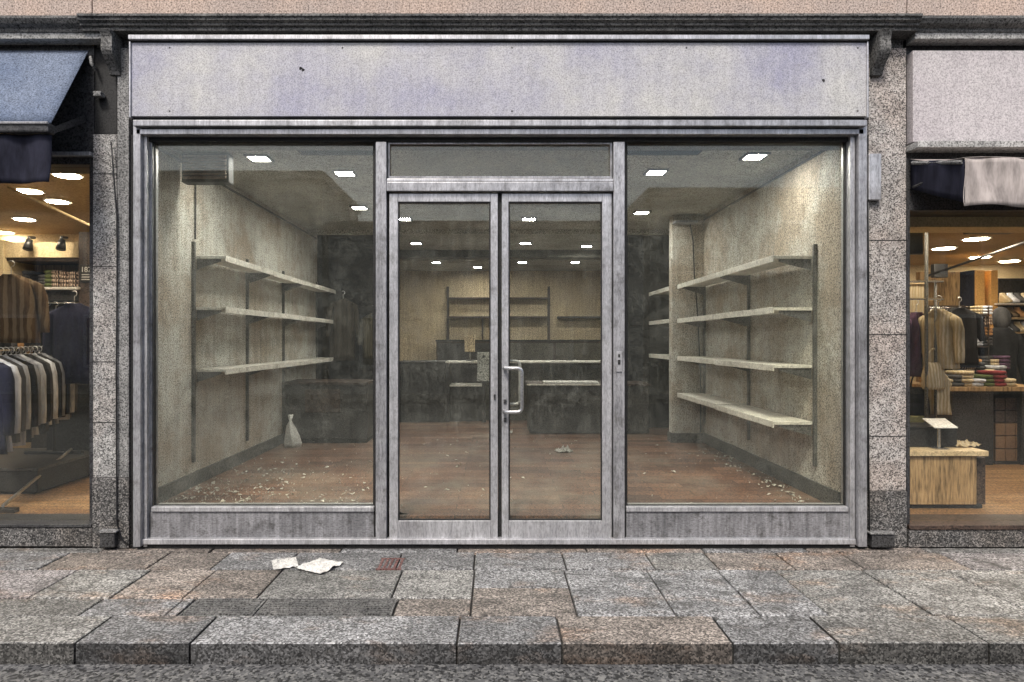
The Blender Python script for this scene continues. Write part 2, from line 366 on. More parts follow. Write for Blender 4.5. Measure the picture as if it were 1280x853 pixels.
slabs('pavement', [(-1.233, -.975, [-14.5, gx(101, 767), gx(208, 767), -1.885]), (-1.233, -.975, [-.61, gx(588, 770)]), (-1.233, -.80, [gx(588, 770), gx(722, 770)]),
                   (-1.233, -.47, [gx(722, 770), gx(846, 770), gx(950, 768), gx(1036, 768), gx(1156, 762), gx(1246, 745), 3.9, 5.0, 6.3, 7.5, 14.5]),
                   (-.975, -.47, [-14.5, -4.6, gx(22, 760)-.05, gx(101, 767)+.03, gx(208, 767)-.02, gx(344, 722)]), (-.975, -.47, [gx(344, 722), -.66]), (-.975, -.47, [-.66, gx(588, 770)]), (-.80, -.47, [gx(588, 770), gx(722, 770)]),
                   (-.47, -.10, ext(R1, .9)), (-.10, .02, ext([-2.2, -1.2, -.3, .7, 1.6, 2.4], 1.0))], 0.0)
# bed under slabs, and a tile for the plate recess
tag(MB().box(-14.5, 14.5, -1.56, .5, -.30, -.022).build('joint_bed', M['mortar']), None, None, None, 'structure')
# ribbed access cover, two plates
ac = thing('access_cover', 'ribbed grey metal access cover of two plates set flush in the paving', 'access cover', (-1.25, -1.1, 0))
for xa, xb in ((-1.875, -1.44), (-1.43, -.62)):
    mb = MB().box(xa, xb, -1.225, -.983, -.015, -.004)
    for k in range(9):
        y = -1.212+k*.0265; mb.box(xa+.015, xb-.015, y, y+.014, -.004, .0035)
    mb.build('plate', M['cornice'], ac)
dg = thing('drain_grate', 'small reddish rusty drain grate in the paving before the shop door', 'drain grate', (gx(488, 705), -.38, 0))
xg = gx(488, 705); mb = MB()
for k in range(5): mb.box(xg-.075+k*.036, xg-.057+k*.036, -.46, -.26, -.01, .006)
mb.box(xg-.085, xg+.095, -.475, -.46, -.01, .006); mb.box(xg-.085, xg+.095, -.26, -.245, -.01, .006)
mb.build('bars', M['redgrate'], dg); MB().box(xg-.082, xg+.092, -.472, -.248, -.02, -.008).build('pit', M['gap'], dg)

# ------------------------------------------------------------------ the empty shop building
XL, XR, FZ, CZ = -2.92, 2.86, .22, 3.34
shop = thing('shop_building', 'grey vacant shop building with blank sign panel, glazed front and double door', 'building', (0, .2, 0))
P = shop
YW = .02
# upper wall, cornice, sign
MB().box(-3.15, 3.206, YW+.02, .32, 3.20, 3.99).build('lintel', M['trim'], P)
MB().box(-3.15, 3.206, .0, .32, 4.133, 6.2).build('upper_wall', M['stucco'], P)
prof = [(.32, 3.985), (-.12, 3.985), (-.12, 4.012), (-.14, 4.015), (-.14, 4.032), (-.165, 4.045), (-.165, 4.062), (-.18, 4.068), (-.18, 4.085), (-.10, 4.10), (-.04, 4.13), (.32, 4.13)]
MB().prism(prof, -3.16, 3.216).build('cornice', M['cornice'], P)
sgn = MB().pbox(163.5, 53.5, 1083.5, 145.5, -.10, .03).build('sign_panel', M['sign'], P, .003)
mb = MB(); mb.pbox(160, 43.5, 1087, 49, -.13, .03); mb.pbox(161, 52, 163, 147, -.115, .03); mb.pbox(1084, 52, 1086, 147, -.115, .03); mb.build('sign_trim', M['alu_light'], sgn, .003)
MB().pbox(162, 49.2, 1085, 52.6, -.105, .03).build('sign_shadow_joint', M['gap'], sgn)
for px, py in ((376, 86), (379, 88), (1029, 101), (212, 60), (1072, 60), (640, 60), (428, 60), (858, 60), (212, 139), (640, 139), (1072, 139)):
    MB().tube([W(px, py, -.103), W(px, py, -.0995)], .007 if py in (60, 139) else .013, 8).build('screw', M['dark_metal'] if py not in (60, 139) else M['trim'], sgn)
# stepped head of the glazing
MB().pbox(163, 146.4, 1086, 149.8, -.075, .04).build('head_joint', M['gap'], P)
MB().pbox(166, 150, 1084, 157.5, -.11, .06).build('head_rail', M['alu'], P, .004)
MB().pbox(168, 157.7, 1082, 161, -.05, .06).build('head_joint', M['gap'], P)
MB().pbox(170, 161.2, 1080, 168, -.07, .06).build('head_rail', M['alu_light'], P, .004)
MB().pbox(175, 168.2, 1076, 177, .0, .12).build('head_joint', M['gap'], P)
# pillars
for (a, b, mt, side) in ((116, 146, 'granite', -1), (1086, 1133, 'granite_pink', 1)):
    top = 168 if side < 0 else 60
    pl = MB().pbox(a, top, b, 597 if side < 0 else 614, 0, .30).build('pillar', M[mt], P, .006)
    for jy in ((217, 333, 452, 528) if side < 0 else (300, 418, 545)): MB().pbox(a-.3, jy, b+.3, jy+1.1, -.0015, .02).build('mortar_joint', M['gap'], pl)
    MB().pbox(a-1, 597.6 if side < 0 else 614.6, b+1, 685.5, -.012, .30).build('plinth', M['plinth'], pl, .006)
tr = MB().pbox(146.5, 60, 161, 597, -.02, .30).build('pillar_trim', M['trim'], P, .004)
MB().pbox(146.5, 597.6, 161, 685.5, -.025, .30).build('plinth', M['plinth'], tr, .004)
MB().pbox(116, 60, 146, 167.6, .03, .30).build('pillar_head', M['gap'], P)
MB().tube([W(139, 178, -.03), W(141, 205, -.035), W(146, 270, -.035), W(146.5, 330, -.035), W(145.5, 480, -.035), W(146, 655, -.035), W(152, 675, -.035), W(162, 682, -.04)], .006, 6).build('cable', M['black'], P, 0, True)
MB().tube([W(1085, 190, -.03), W(1086, 350, -.03), W(1085.5, 520, -.03), W(1087, 680, -.03)], .005, 6).build('cable', M['black'], P, 0, True)
MB().pbox(1086, 192, 1102, 250, -.05, 0).build('cable_trunking', M['alu_light'], P, .006)
for px, sgn_ in ((137, 1), (1103, -1)):                  # scrolled brackets under the cornice
    x0, x1 = Xp(px-7, -.1), Xp(px+7, -.1)
    pr = [(-.0, 3.98)]
    for k in range(13):
        a = k/12; pr.append((-.17+.13*a**1.5+.018*math.sin(a*9), 3.98-.30*a))
    pr.append((.0, 3.68)); MB().prism(pr, x0, x1).build('bracket', M['cornice'], P, .004)
for px0, px1, py in ((124, 143, 667), (1090, 1119, 669)):
    jb = MB().pbox(px0, py, px1, 685, -.075, -.013).build('junction_box', M['dark_metal'], P, .008)
    MB().pbox(px0-1.5, py-2.5, px1+1.5, py-.3, -.085, -.013).build('lid', M['trim'], jb, .003)

# outer frame: stepped jambs
def jamb(cols):
    for (a, b, yf, yb, mt) in cols: MB().pbox(a, 150 if yf < -.05 else 169, b, 684, yf, yb).build('frame_jamb', M[mt], P, .003)
jamb([(161.5, 166, .0, .1, 'gap'), (166.2, 175.5, -.07, .1, 'alu'), (175.8, 179, .01, .1, 'gap'), (179.2, 183.5, -.03, .1, 'alu_light'), (183.7, 187, .03, .12, 'gap'), (187.2, 189.6, .02, .12, 'alu'), (189.8, 191.6, .05, .12, 'gap')])
jamb([(1084.3, 1086, .0, .1, 'gap'), (1073.5, 1084, -.07, .1, 'alu'), (1069, 1073.2, .01, .1, 'gap'), (1063, 1068.7, -.03, .1, 'alu_light'), (1059.5, 1062.7, .03, .12, 'gap'), (1057.2, 1059.2, .05, .12, 'alu')])
# mullions
for a, b in ((469.5, 483), (767, 781)):
    mu = MB().pbox(a, 177.3, b, 680, -.03, .12).build('mullion', M['alu'], P, .005)
    MB().pbox(a-1.8, 177.5, a-.2, 680, .01, .12).build('bead', M['gap'], mu); MB().pbox(b+.2, 177.5, b+1.8, 680, .01, .12).build('bead', M['gap'], mu)
    if a > 700:
        lp = MB().pbox(770.5, 440, 777.5, 465, -.04, -.03).build('lock_plate', M['alu_light'], mu, .002)
        MB().pbox(772.8, 443, 775.2, 447, -.042, -.04).build('screw', M['gap'], mu); MB().pbox(772.4, 450, 775.6, 456, -.043, -.04).build('keyhole', M['gap'], mu)
# big display windows
for (a, b) in ((191.8, 467.5), (783, 1057)):
    wn = MB().pbox(a-3 if a < 300 else a, 634, b if a < 300 else b+4, 640, -.015, .12).build('display_window', M['alu_light'], P, .003)
    MB().pbox(a, 177.2, b, 633.8, .055, .065).build('pane', M['glass'], wn)
    mb = MB(); mb.pbox(a, 631.5, b, 633.8, .03, .054); mb.pbox(a, 177.2, b, 179, .03, .054); mb.pbox(a, 179, a+1.2, 631.5, .03, .054); mb.pbox(b-1.2, 179, b, 631.5, .03, .054); mb.build('glazing_frame', M['gap'], wn)
    MB().pbox(a-4 if a < 300 else a, 640.2, b if a < 300 else b+5, 674, .0, .12).build('kick_panel', M['alu_kick'], wn, .004)
# transom over the doors
tw = MB().pbox(483.2, 223.5, 766.8, 227.2, -.02, .1).build('transom_window', M['alu_light'], P, .003)
MB().pbox(486, 178.5, 764, 222.5, .055, .065).build('pane', M['glass'], tw)
mb = MB(); mb.pbox(484, 177.5, 487, 223, .02, .054); mb.pbox(763, 177.5, 766, 223, .02, .054); mb.pbox(487, 220.5, 763, 223, .02, .054); mb.pbox(487, 177.5, 763, 180, .02, .054); mb.build('glazing_frame', M['alu'], tw)
MB().pbox(483.2, 227.5, 766.8, 239, -.04, .11).build('transom_bar', M['alu'], P, .004)
MB().pbox(484.5, 239.3, 765.5, 241.8, .03, .1).build('door_joint', M['gap'], P)
# doors
def door(x0, x1, sl, sr, left):
    d = MB()
    d.pbox(x0, 242, x0+sl, 673.5, -.01, .04); d.pbox(x1-sr, 242, x1, 673.5, -.01, .04); d.pbox(x0+sl, 242, x1-sr, 252.5, -.008, .04); d.pbox(x0+sl, 651, x1-sr, 673.5, -.008, .04)
    dr = d.build('door', M['alu_light'], P, .004)
    MB().pbox(x0+sl-.5, 252, x1-sr+.5, 651.5, .014, .020).build('pane', M['glass'], dr)
    g = MB(); w_ = 1.8
    g.pbox(x0+sl, 252.6, x0+sl+w_, 650.8, .0, .013); g.pbox(x1-sr-w_, 252.6, x1-sr, 650.8, .0, .013); g.pbox(x0+sl+w_, 252.6, x1-sr-w_, 254.6, .0, .013); g.pbox(x0+sl+w_, 649, x1-sr-w_, 650.8, .0, .013)
    g.build('gasket', M['gap'], dr)
    return dr
dl = door(486.5, 622.3, 11, 9, True); dr_ = door(627.2, 764.8, 8.5, 12, False)
MB().pbox(622.6, 242, 627, 674, .02, .1).build('door_joint', M['gap'], P)
MB().pbox(484, 239.4, 486.2, 674, .02, .1).build('door_joint', M['gap'], P); MB().pbox(765.2, 239.4, 767, 674, .02, .1).build('door_joint', M['gap'], P)
def pull(px0, px1, py0, py1, yo, yb, par, mt, r=.014):
    pts = []
    c = .035
    A, B = Xp(px0), Xp(px1); T, U = Zp(py0), Zp(py1)
    pts = [(A, yb, T), (A, yo, T)]
    pts = [(A, yb, T), (A, (yb+yo)/2, T), (A+.01, yo, T)]
    for k in range(6): a = k/5*PI/2; pts.append((B-c+c*math.sin(a), yo, T-c+c*math.cos(a)))
    for k in range(6): a = k/5*PI/2; pts.append((B-c+c*math.cos(a), yo, U+c-c*math.sin(a)))
    pts += [(A+.01, yo, U), (A, (yb+yo)/2, U), (A, yb, U)]
    return MB().tube(pts, r, 10).build('pull_handle', M[mt], par, 0, True)
pull(630.5, 652, 460, 514, -.075, -.01, dr_, 'steel')
pull(630.5, 650.5, 452, 507, .11, .042, dr_, 'alu_light', .012)
for py in (502, 525): MB().pbox(629.6, py-2.5, 633, py+2.5, -.022, -.011).build('lock', M['dark_metal'], dr_, .003)
MB().pbox(617, 493, 619.4, 500, -.02, -.011).build('lock', M['dark_metal'], dl, .003)
lb = MB().pbox(596.5, 440.5, 612.3, 477, .022, .05).build('key_box', M['trim'], dl, .004)
MB().pbox(603, 444.5, 605.8, 447.5, .0195, .0215).build('screw', M['gap'], dl)
# sill
MB().pbox(176, 674.3, 1070, 681, -.045, .12).build('door_sill', M['alu_light'], P, .004)
MB().pbox(163, 681.2, 1084, 686.2, -.02, .12).build('sill_base', M['gap'], P)
# interior shell
MB().box(XL-.02, XR+.02, .122, 11, .02, FZ).build('floor', M['floor'], P)
ce = MB().box(XL-.02, XR+.02, .33, 11, CZ, CZ+.12).build('ceiling', M['ceil'], P)
wl = MB().box(XL-.22, XL, .305, 11, .02, 5.2).build('side_wall', M['wall'], P)
wr = MB().box(XR, XR+.34, .305, 11, .02, 5.2).build('side_wall', M['wall'], P)
MB().box(XL-.22, XR+.34, 10.8, 11.0, .02, 5.2).build('back_wall', M['wall_back'], P)
MB().box(XL-.22, XR+.34, .33, 11, 5.2, 5.4).build('roof', M['cornice'], P)
MB().box(XL, XL+.025, .31, 5.4, FZ, FZ+.13).build('skirting', M['skirt'], wl)
MB().box(XR-.025, XR, .31, 3.78, FZ, FZ+.14).build('skirting', M['skirt'], wr)
MB().box(2.42, XR, 3.79, 3.95, FZ, CZ).build('wall_pier', M['wall'], P, .004)
MB().box(2.395, 2.419, 3.77, 3.95, FZ, FZ+.13).build('skirting', M['skirt'], wr); MB().box(2.42, XR-.026, 3.765, 3.789, FZ, FZ+.13).build('skirting', M['skirt'], wr)
MB().box(XL, -1.66, 5.45, 5.6, FZ, CZ).build('partition', M['partition'], P)
MB().box(2.05, XR, 5.3, 5.45, FZ, CZ).build('partition', M['partition'], P)
for (y, h, dd) in ((4.9, .07, .12), (7.15, .14, .3), (8.2, .06, .1)):
    MB().box(XL, XR, y, y+dd, CZ-h, CZ).build('ceiling_beam', M['ceil'] if y != 7.15 else M['olive'], P)
for xa, xb in ((-1.79, -1.06), (1.16, 1.86)):              # linear vents in the ceiling
    mb = MB(); y0, y1 = .68, .90
    mb.box(xa, xb, y0, y0+.02, CZ-.012, CZ-.001); mb.box(xa, xb, y1-.02, y1, CZ-.012, CZ-.001); mb.box(xa, xa+.02, y0+.02, y1-.02, CZ-.012, CZ-.001); mb.box(xb-.02, xb, y0+.02, y1-.02, CZ-.012, CZ-.001)
    for k in range(4): mb.box(xa+.02, xb-.02, y0+.04+k*.04, y0+.052+k*.04, CZ-.012, CZ-.003)
    mb.build('vent', M['gap'], ce)
MB().box(2.42, 2.72, 3.62, 3.78, CZ-.13, CZ-.10).build('wall_vent', M['alu'], wr, .004)
MB().tube([(2.66, 3.765, CZ-.13), (2.70, 3.77, CZ-.35), (2.72, 3.772, CZ-.8), (2.76, 3.772, CZ-1.3), (2.80, 3.76, 1.2), (2.80, 3.76, FZ+.14)], .009, 6).build('cable', M['black'], wr, 0, True)
MB().tube([(XL+.012, 1.2, CZ), (XL+.012, 1.19, 2.6)], .008, 6).build('cable', M['skirt'], wl)
MB().box(XR-.012, XR, .32, 3.78, CZ-.075, CZ-.055).build('wall_trim', M['skirt'], wr)
MB().box(XL, XL+.012, .32, 5.4, CZ-.07, CZ-.05).build('wall_trim', M['skirt'], wl)

# louvred unit under the ceiling at the wall
vu = thing('ventilation_unit', 'louvred ventilation unit hung under the ceiling above the empty wall shelves', 'ventilation unit', (-2.6, .85, 3.06))
x0, x1, z0, z1 = -2.86, -2.43, 3.06, 3.325
MB().box(x0, x1, .82, .93, z0, z1).build('casing', M['gap'], vu, .006)
mb = MB()
for k in range(7):
    z = z0+.03+k*.032; mb.hexa([(x0+.02, .800, z), (x0+.02, .806, z+.022), (x0+.02, .818, z), (x0+.02, .818, z+.024), (x1-.02, .800, z), (x1-.02, .806, z+.022), (x1-.02, .818, z), (x1-.02, .818, z+.024)])
mb.build('louvre', surf('louvre_brown', (.42, .30, .25), None, 4., 60., .3), vu)

# ceiling lights
def ceiling_lamp(name, label, loc, group, size=.085, mt='lamp', round_=False):
    t = thing(name, label, 'ceiling light', loc, group); x, y, z = loc
    if round_:
        MB().loft([(x, y, z-.012, size*1.25, size*1.25), (x, y, z-.001, size*1.3, size*1.3)], 24).build('frame', M['white'], t, 0)
        MB().loft([(x, y, z-.017, size, size), (x, y, z-.0125, size, size)], 24).build('diffuser', M[mt], t, 0)
    else:
        s = size
        mb = MB(); f = s+.022
        mb.box(x-f, x+f, y-f, y-s, z-.02, z-.001); mb.box(x-f, x+f, y+s, y+f, z-.02, z-.001); mb.box(x-f, x-s, y-s, y+s, z-.02, z-.001); mb.box(x+s, x+f, y-s, y+s, z-.02, z-.001)
        mb.build('frame', M['skirt'], t); MB().box(x-s, x+s, y-s, y+s, z-.012, z-.004).build('diffuser', M[mt], t)
    return t
LP = [(-2.22, 1.0, 'first row, over the window with scattered litter'), (2.40, .94, 'first row, over the window with four-shelf wall'), (-1.545, 1.54, 'second row, nearer the three-shelf wall'), (1.625, 1.5, 'second row, nearer the four-shelf wall'),
      (-1.76, 3.24, 'third row, closest to the three-shelf wall'), (-1.29, 4.0, 'third row, seen at the edge of the key box door'), (.46, 4.0, 'third row, seen through the pull handle door'), (1.945, 3.55, 'third row, closest to the wall pier'),
      (-1.4, 6.24, 'fourth row, closest to the dark partition'), (.52, 6.24, 'fourth row, middle one above the counter'), (1.64, 6.6, 'fourth row, nearest the door hinge stile'),
      (-1.31, 9.0, 'rear row, above the cash desk end'), (-.43, 9.9, 'rear row, the farthest one'), (.58, 9.0, 'rear row, over the rack middle'), (1.73, 9.0, 'rear row, over the rack end')]
l0 = None
for i, (x, y, s_) in enumerate(LP):
    lab = 'square lit ceiling light, '+s_
    if l0 is None: l0 = ceiling_lamp('ceiling_light', lab, (x, y, CZ), 'lit ceiling lights of the vacant shop')
    else: dup(l0, (x, y, CZ), lab)

# ------------------------------------------------------------------ wall shelving
def shelf_bank(root, xw, dirn, ys, shelf_z, depth, top, bot, upr=True):
    """uprights on the wall at xw, shelves towards dirn between successive uprights"""
    if upr:
        for y in ys:
            mb = MB(); xa, xb = sorted((xw, xw+dirn*.03)); mb.box(xa, xb, y-.016, y+.016, bot, top)
            mb.build('upright', M['upright'], root, .003)
    for z in shelf_z:
        for ya, yb in zip(ys, ys[1:]):
            sg = R.uniform(-.006, .006); xa, xb = sorted((xw+dirn*.034, xw+dirn*depth))
            m_ = MB(); m_.box(xa, xb, ya+.006, yb-.006, z-.028+sg, z+sg)
            # front lip with price-rail
            fa, fb = sorted((xw+dirn*(depth+.001), xw+dirn*(depth+.012)))
            m_.box(fa, fb, ya+.006, yb-.006, z-.055+sg, z+.004+sg)
            sh = m_.build('shelf', M['shelf'], root, .003)
            for yy in (ya+.03, yb-.03):
                b0, b1 = xw+dirn*.034, xw+dirn*(depth*.86)
                MB().hexa([(b0, yy-.008, z-.13+sg), (b0, yy-.008, z-.03+sg), (b0, yy+.008, z-.13+sg), (b0, yy+.008, z-.03+sg),
                           (b1, yy-.008, z-.05+sg), (b1, yy-.008, z-.03+sg), (b1, yy+.008, z-.05+sg), (b1, yy+.008, z-.03+sg)]).build('bracket', M['upright'], sh)
sh1 = thing('wall_shelving', 'cream wall shelving with three long empty shelves beside the louvred unit', 'shelving', (XL, 3, FZ), 'empty wall shelving')
shelf_bank(sh1, XL, 1, [1.15, 2.48, 3.75, 5.38], [2.432, 1.943, 1.343], .31, 2.57, .45)
sh2 = thing('wall_shelving', 'cream wall shelving with four deep empty shelves on dark uprights', 'shelving', (XR, 2, FZ), 'empty wall shelving')
shelf_bank(sh2, XR, -1, [.71, 2.21, 3.74], [2.377, 1.92, 1.406, .90], .375, 2.48, .5)
sh3 = thing('wall_shelving', 'short cream wall shelving partly hidden behind the wall pier', 'shelving', (XR, 5, FZ), 'empty wall shelving')
shelf_bank(sh3, XR, -1, [4.0, 5.2], [2.38, 1.92, 1.406], .415, 2.48, .5)
# dusty things left on the lowest shelf
for i, (y, c, h) in enumerate(((1.2, 'card', .012), (1.6, 'paper', .006), (2.0, 'card', .014), (2.5, 'paper', .008), (3.0, 'card', .012))):
    pass

# ------------------------------------------------------------------ furniture left in the shop
ch = thing('storage_chest', 'low black storage chest against the wall under the ends of the three shelves', 'chest', (-2.3, 4, FZ))
MB().box(-2.90, -1.75, 3.72, 4.4, FZ+.06, FZ+.80).build('body', M['dark_wood'], ch, .006)
MB().box(-2.91, -1.74, 3.70, 4.41, FZ+.801, FZ+.835).build('top', M['dark_brown'], ch, .004)
MB().box(-2.6, -2.12, 3.708, 3.7195, FZ+.42, FZ+.74).build('drawer_front', M['dark_brown'], ch, .003)
MB().box(-2.88, -1.77, 3.75, 4.38, FZ, FZ+.059).build('plinth', M['gap'], ch)
cdk = thing('cash_desk', 'black cash desk with a long pale edged counter top behind the double door', 'cash desk', (0, 6.2, FZ))
yq = 6.0; zt = 1.262
MB().box(-1.66, -.86, yq, yq+.6, FZ, zt-.03).build('front_panel', M['dark_wood'], cdk, .004)
MB().box(-.858, -.80, yq, yq+.6, FZ, zt-.03).build('side_panel', M['dark_wood'], cdk); MB().box(-.24, -.18, yq, yq+.6, FZ, zt-.03).build('side_panel', M['dark_wood'], cdk)
MB().box(-.80, -.24, yq+.02, yq+.58, .83, .855).build('shelf', M['shelf'], cdk); MB().box(-.80, -.24, yq+.1, yq+.58, FZ, .829).build('drawer_front', M['dark_wood'], cdk)
MB().box(-.18, 2.3, yq+.25, yq+.3, FZ, zt-.03).build('front_panel', M['olive'], cdk)
MB().box(-1.68, -.87, yq-.02, yq+.64, zt-.029, zt).build('counter_top', M['dark_wood'], cdk, .003); MB().box(-.868, 2.3, yq-.02, yq+.64, zt-.029, zt).build('counter_top', M['shelf'], cdk, .003)
bc = thing('back_cabinet', 'long dark brown cabinet standing against the rear wall', 'cabinet', (.6, 10, FZ))
MB().box(-1.40, 2.75, 10.0, 10.6, FZ, 1.60).build('body', M['dark_brown'], bc, .006); MB().box(-1.42, 2.77, 9.98, 10.62, 1.601, 1.64).build('top', M['gap'], bc, .004)
for k in range(3): MB().box(-1.36+k*1.38, -.04+k*1.38, 9.985, 9.999, FZ+.1, 1.56).build('door', M['olive'] if k else M['dark_wood'], bc, .004)
lt = thing('low_table', 'low black display table with a white board on it inside the double door', 'table', (1.4, 4.8, FZ))
MB().box(.50, 2.28, 4.56, 5.3, FZ+.02, .945).build('body', M['dark_wood'], lt, .006); MB().box(.47, 2.31, 4.53, 5.33, .946, .975).build('top', M['dark_brown'], lt, .004)
MB().box(.46, 1.56, 4.50, 4.525, .955, .975).build('edge_strip', M['shelf'], lt)
tag(MB().box(.72, 1.55, 4.6, 5.0, .977, .997).build('white_board', M['white']), 'thin white board lying on the low black display table', 'board')
pst = thing('customer_display', 'small grey till display on a post standing on the cash desk', 'till display', (-.46, 6.25, zt))
MB().box(-.53, -.39, 6.2, 6.32, zt+.001, zt+.02).build('base', M['trim'], pst, .004); MB().tube([(-.46, 6.26, zt+.02), (-.46, 6.26, zt+.2)], .018, 8).build('post', M['trim'], pst)
MB().box(-.55, -.37, 6.2, 6.3, zt+.16, zt+.46).build('screen', M['wall_back'], pst, .01)
rk = thing('rear_rack', 'tall dark rack of thin shelves fixed to the rear wall', 'rack', (0, 10.7, FZ))
for x in (-1.185, 1.30): MB().box(x-.03, x+.03, 10.74, 10.79, 1.645, 2.95).build('upright', M['dark_brown'], rk)
for z in (2.21, 2.67): MB().box(-1.15, 1.265, 10.5, 10.79, z-.03, z).build('shelf', M['dark_brown'], rk)
MB().box(1.5, 2.8, 10.5, 10.79, 2.17, 2.21).build('shelf', M['dark_wood'], rk)
MB().box(-.35, -.31, 10.74, 10.79, 1.645, 2.17).build('upright', M['dark_brown'], rk)

# ------------------------------------------------------------------ garments
def garment(name, label, x, y, ztop, h, mat, group, rz=0., w=.22, sleeve=.58, hanger=True, ph=0, cat='garment', rail=None, thick=.07):
    """a long sleeved top on a hanger: body + sleeves one mesh, hanger a part. Shoulder line at ztop."""
    t = thing(name, label, cat, (x, y, ztop), group)
    mb = MB(); rg = []
    for k in range(11):
        a = k/10; z = ztop-h*a
        ww = w*(.94-.05*math.sin(a*PI)+.07*a)
        rg.append((x+.008*math.sin(ph+a*5), y+.008*math.cos(ph+a*4), z, ww, thick*(.75+.25*min(1, a*5))))
    nk = [(x, y, ztop+.012, w*.27, thick*.75), (x, y, ztop-.004, w*.36, thick*.7), (x, y, ztop-.028, w*.62, thick*.72), (x, y, ztop-.055, w*.84, thick*.75)]
    rg = nk+[r for r in rg if r[2] < ztop-.07]
    mb.loft(rg[::-1], 24, .34, 5, ph)
    for s in (-1, 1):
        if sleeve:
            pts = [(x+s*(w*.70), y, ztop-.062), (x+s*(w*.90), y, ztop-.10), (x+s*(w*1.02), y+.01*math.sin(ph), ztop-.19), (x+s*(w*1.10), y-.006, ztop-.34), (x+s*(w*1.16), y-.014, ztop-.34-(sleeve-.34)*.6), (x+s*(w*1.17), y-.02, ztop-sleeve)]
            mb.tube(pts, [.030, .050, .052, .046, .040, .036], 10)
    mb.build('cloth', mat, t, 0, True)
    if hanger:
        zr = (rail if rail is not None else ztop+.10)
        hk = [(x+s_*.0, y, ztop+.005) for s_ in (0,)]
        hk = [(x, y, ztop-.01), (x, y, ztop+.05)]
        for k in range(7): a = -PI/2+k/6*PI*1.25; hk.append((x+.028*math.cos(a)*1, y, zr-.01+.022+.028*math.sin(a)))
        m2 = MB().tube(hk, .0045, 6); m2.tube([(x-w*.85, y, ztop-.075), (x-w*.4, y, ztop-.02), (x, y, ztop+.012), (x+w*.4, y, ztop-.02), (x+w*.85, y, ztop-.075)], .009, 6)
        m2.build('hanger', M['steel'], t, 0, True)
    t.rotation_euler = (0, 0, rz)
    return t
FB = {'white': fabric('cloth_white', (.66, .70, .80)), 'grey': fabric('cloth_grey', (.25, .265, .31)), 'dgrey': fabric('cloth_charcoal', (.075, .075, .08)), 'black': fabric('cloth_black', (.018, .018, .02)),
      'navy': fabric('cloth_navy', (.02, .021, .045)), 'lgrey': fabric('cloth_pale_grey', (.44, .47, .54)), 'brown': fabric('cloth_brown_stripe', (.085, .055, .032), (.15, .11, .07), 5.), 'cream': fabric('cloth_cream', (.62, .53, .38), (.45, .36, .22), 11.),
      'orange': fabric('cloth_tan', (.5, .27, .12)), 'red': fabric('cloth_red', (.2, .035, .04)), 'purple': fabric('cloth_purple', (.09, .05, .09)), 'green': fabric('cloth_olive', (.1, .12, .05)), 'stripe': fabric('cloth_stripe', (.03, .025, .025), (.55, .42, .33), 16.)}
# left behind in the vacant shop, hanging at the end of the shelves
garment('coat', 'dark coat hanging at the far end of the three empty shelves', -2.46, 5.30, 2.28, .98, fabric('cloth_dark_check', (.025, .024, .022), (.10, .085, .065), 16.), None, .3, .2, .6, True, 1., 'coat')
garment('jacket', 'dark olive jacket hanging on the black partition beside the mullion', -1.98, 5.36, 2.05, .72, fabric('cloth_drab', (.045, .042, .034), (.10, .09, .065), 12.), None, 0, .19, .5, True, 2., 'jacket')
# crumpled things on floors
def crumple(name, label, cat, loc, sx, sy, h, mat, seed, rz=0, group=None, tall=0):
    ca, sa = math.cos(rz), math.sin(rz)
    def f(u, v):
        x, y = (u-.5)*sx, (v-.5)*sy
        q = noise.noise(Vector((u*3.1+seed*7.3, v*3.1, seed)))+.6*noise.noise(Vector((u*7, v*7+seed, seed*2.)))
        z = h*(abs(q)*1.3)+(tall*(u if tall else 0))+.004
        return Vector((loc[0]+x*ca-y*sa, loc[1]+x*sa+y*ca, loc[2]+z))
    return tag(MB().sheet(f, 14, 14, .0015).build(name, mat), label, cat, group)
crumple('paper_sheet', 'small creased white paper sheet lying on the paving', 'paper', (gx(356, 706), -.37, .004), .17, .21, .012, M['paper'], 1, .4, 'papers on the pavement')
crumple('paper_sheet', 'larger white paper with a curled up corner lying near the drain grate', 'paper', (gx(401, 708), -.42, .004), .24, .24, .02, M['paper'], 2, -.5, 'papers on the pavement')
crumple('crumpled_paper', 'crumpled pale paper on the bare floor behind the pull handle door', 'paper', (gx(705, 566)*1.40/1.62, 3.05, FZ), .19, .16, .07, M['paper'], 3, .3)
crumple('paper_scrap', 'tiny white paper scrap on the floor just below the pull handle', 'paper', (.20, 4.7, FZ), .10, .09, .06, M['paper'], 4)
def bag():
    x, y = -2.68, 3.45
    mb = MB(); mb.loft([(x, y, FZ, .10, .09), (x, y, FZ+.05, .11, .10), (x-.01, y, FZ+.16, .085, .075), (x-.03, y, FZ+.28, .05, .045), (x-.035, y, FZ+.34, .012, .03), (x-.03, y, FZ+.42, .035, .03)], 16, .35, 5, 1.)
    return tag(mb.build('crumpled_bag', M['paper'], None, 0, True), 'crumpled white bag standing by the storage chest', 'bag')
bag()
tag(MB().hexa([W(498, 646, .16), W(498, 640, .16), W(498, 646, .24), W(498, 640, .24), W(514, 646, .16), W(513, 643, .16), W(514, 646, .24), W(513, 643, .24)]).build('door_wedge', M['black'], None, .003), 'black door wedge lying inside the glass of the key box door', 'door wedge')
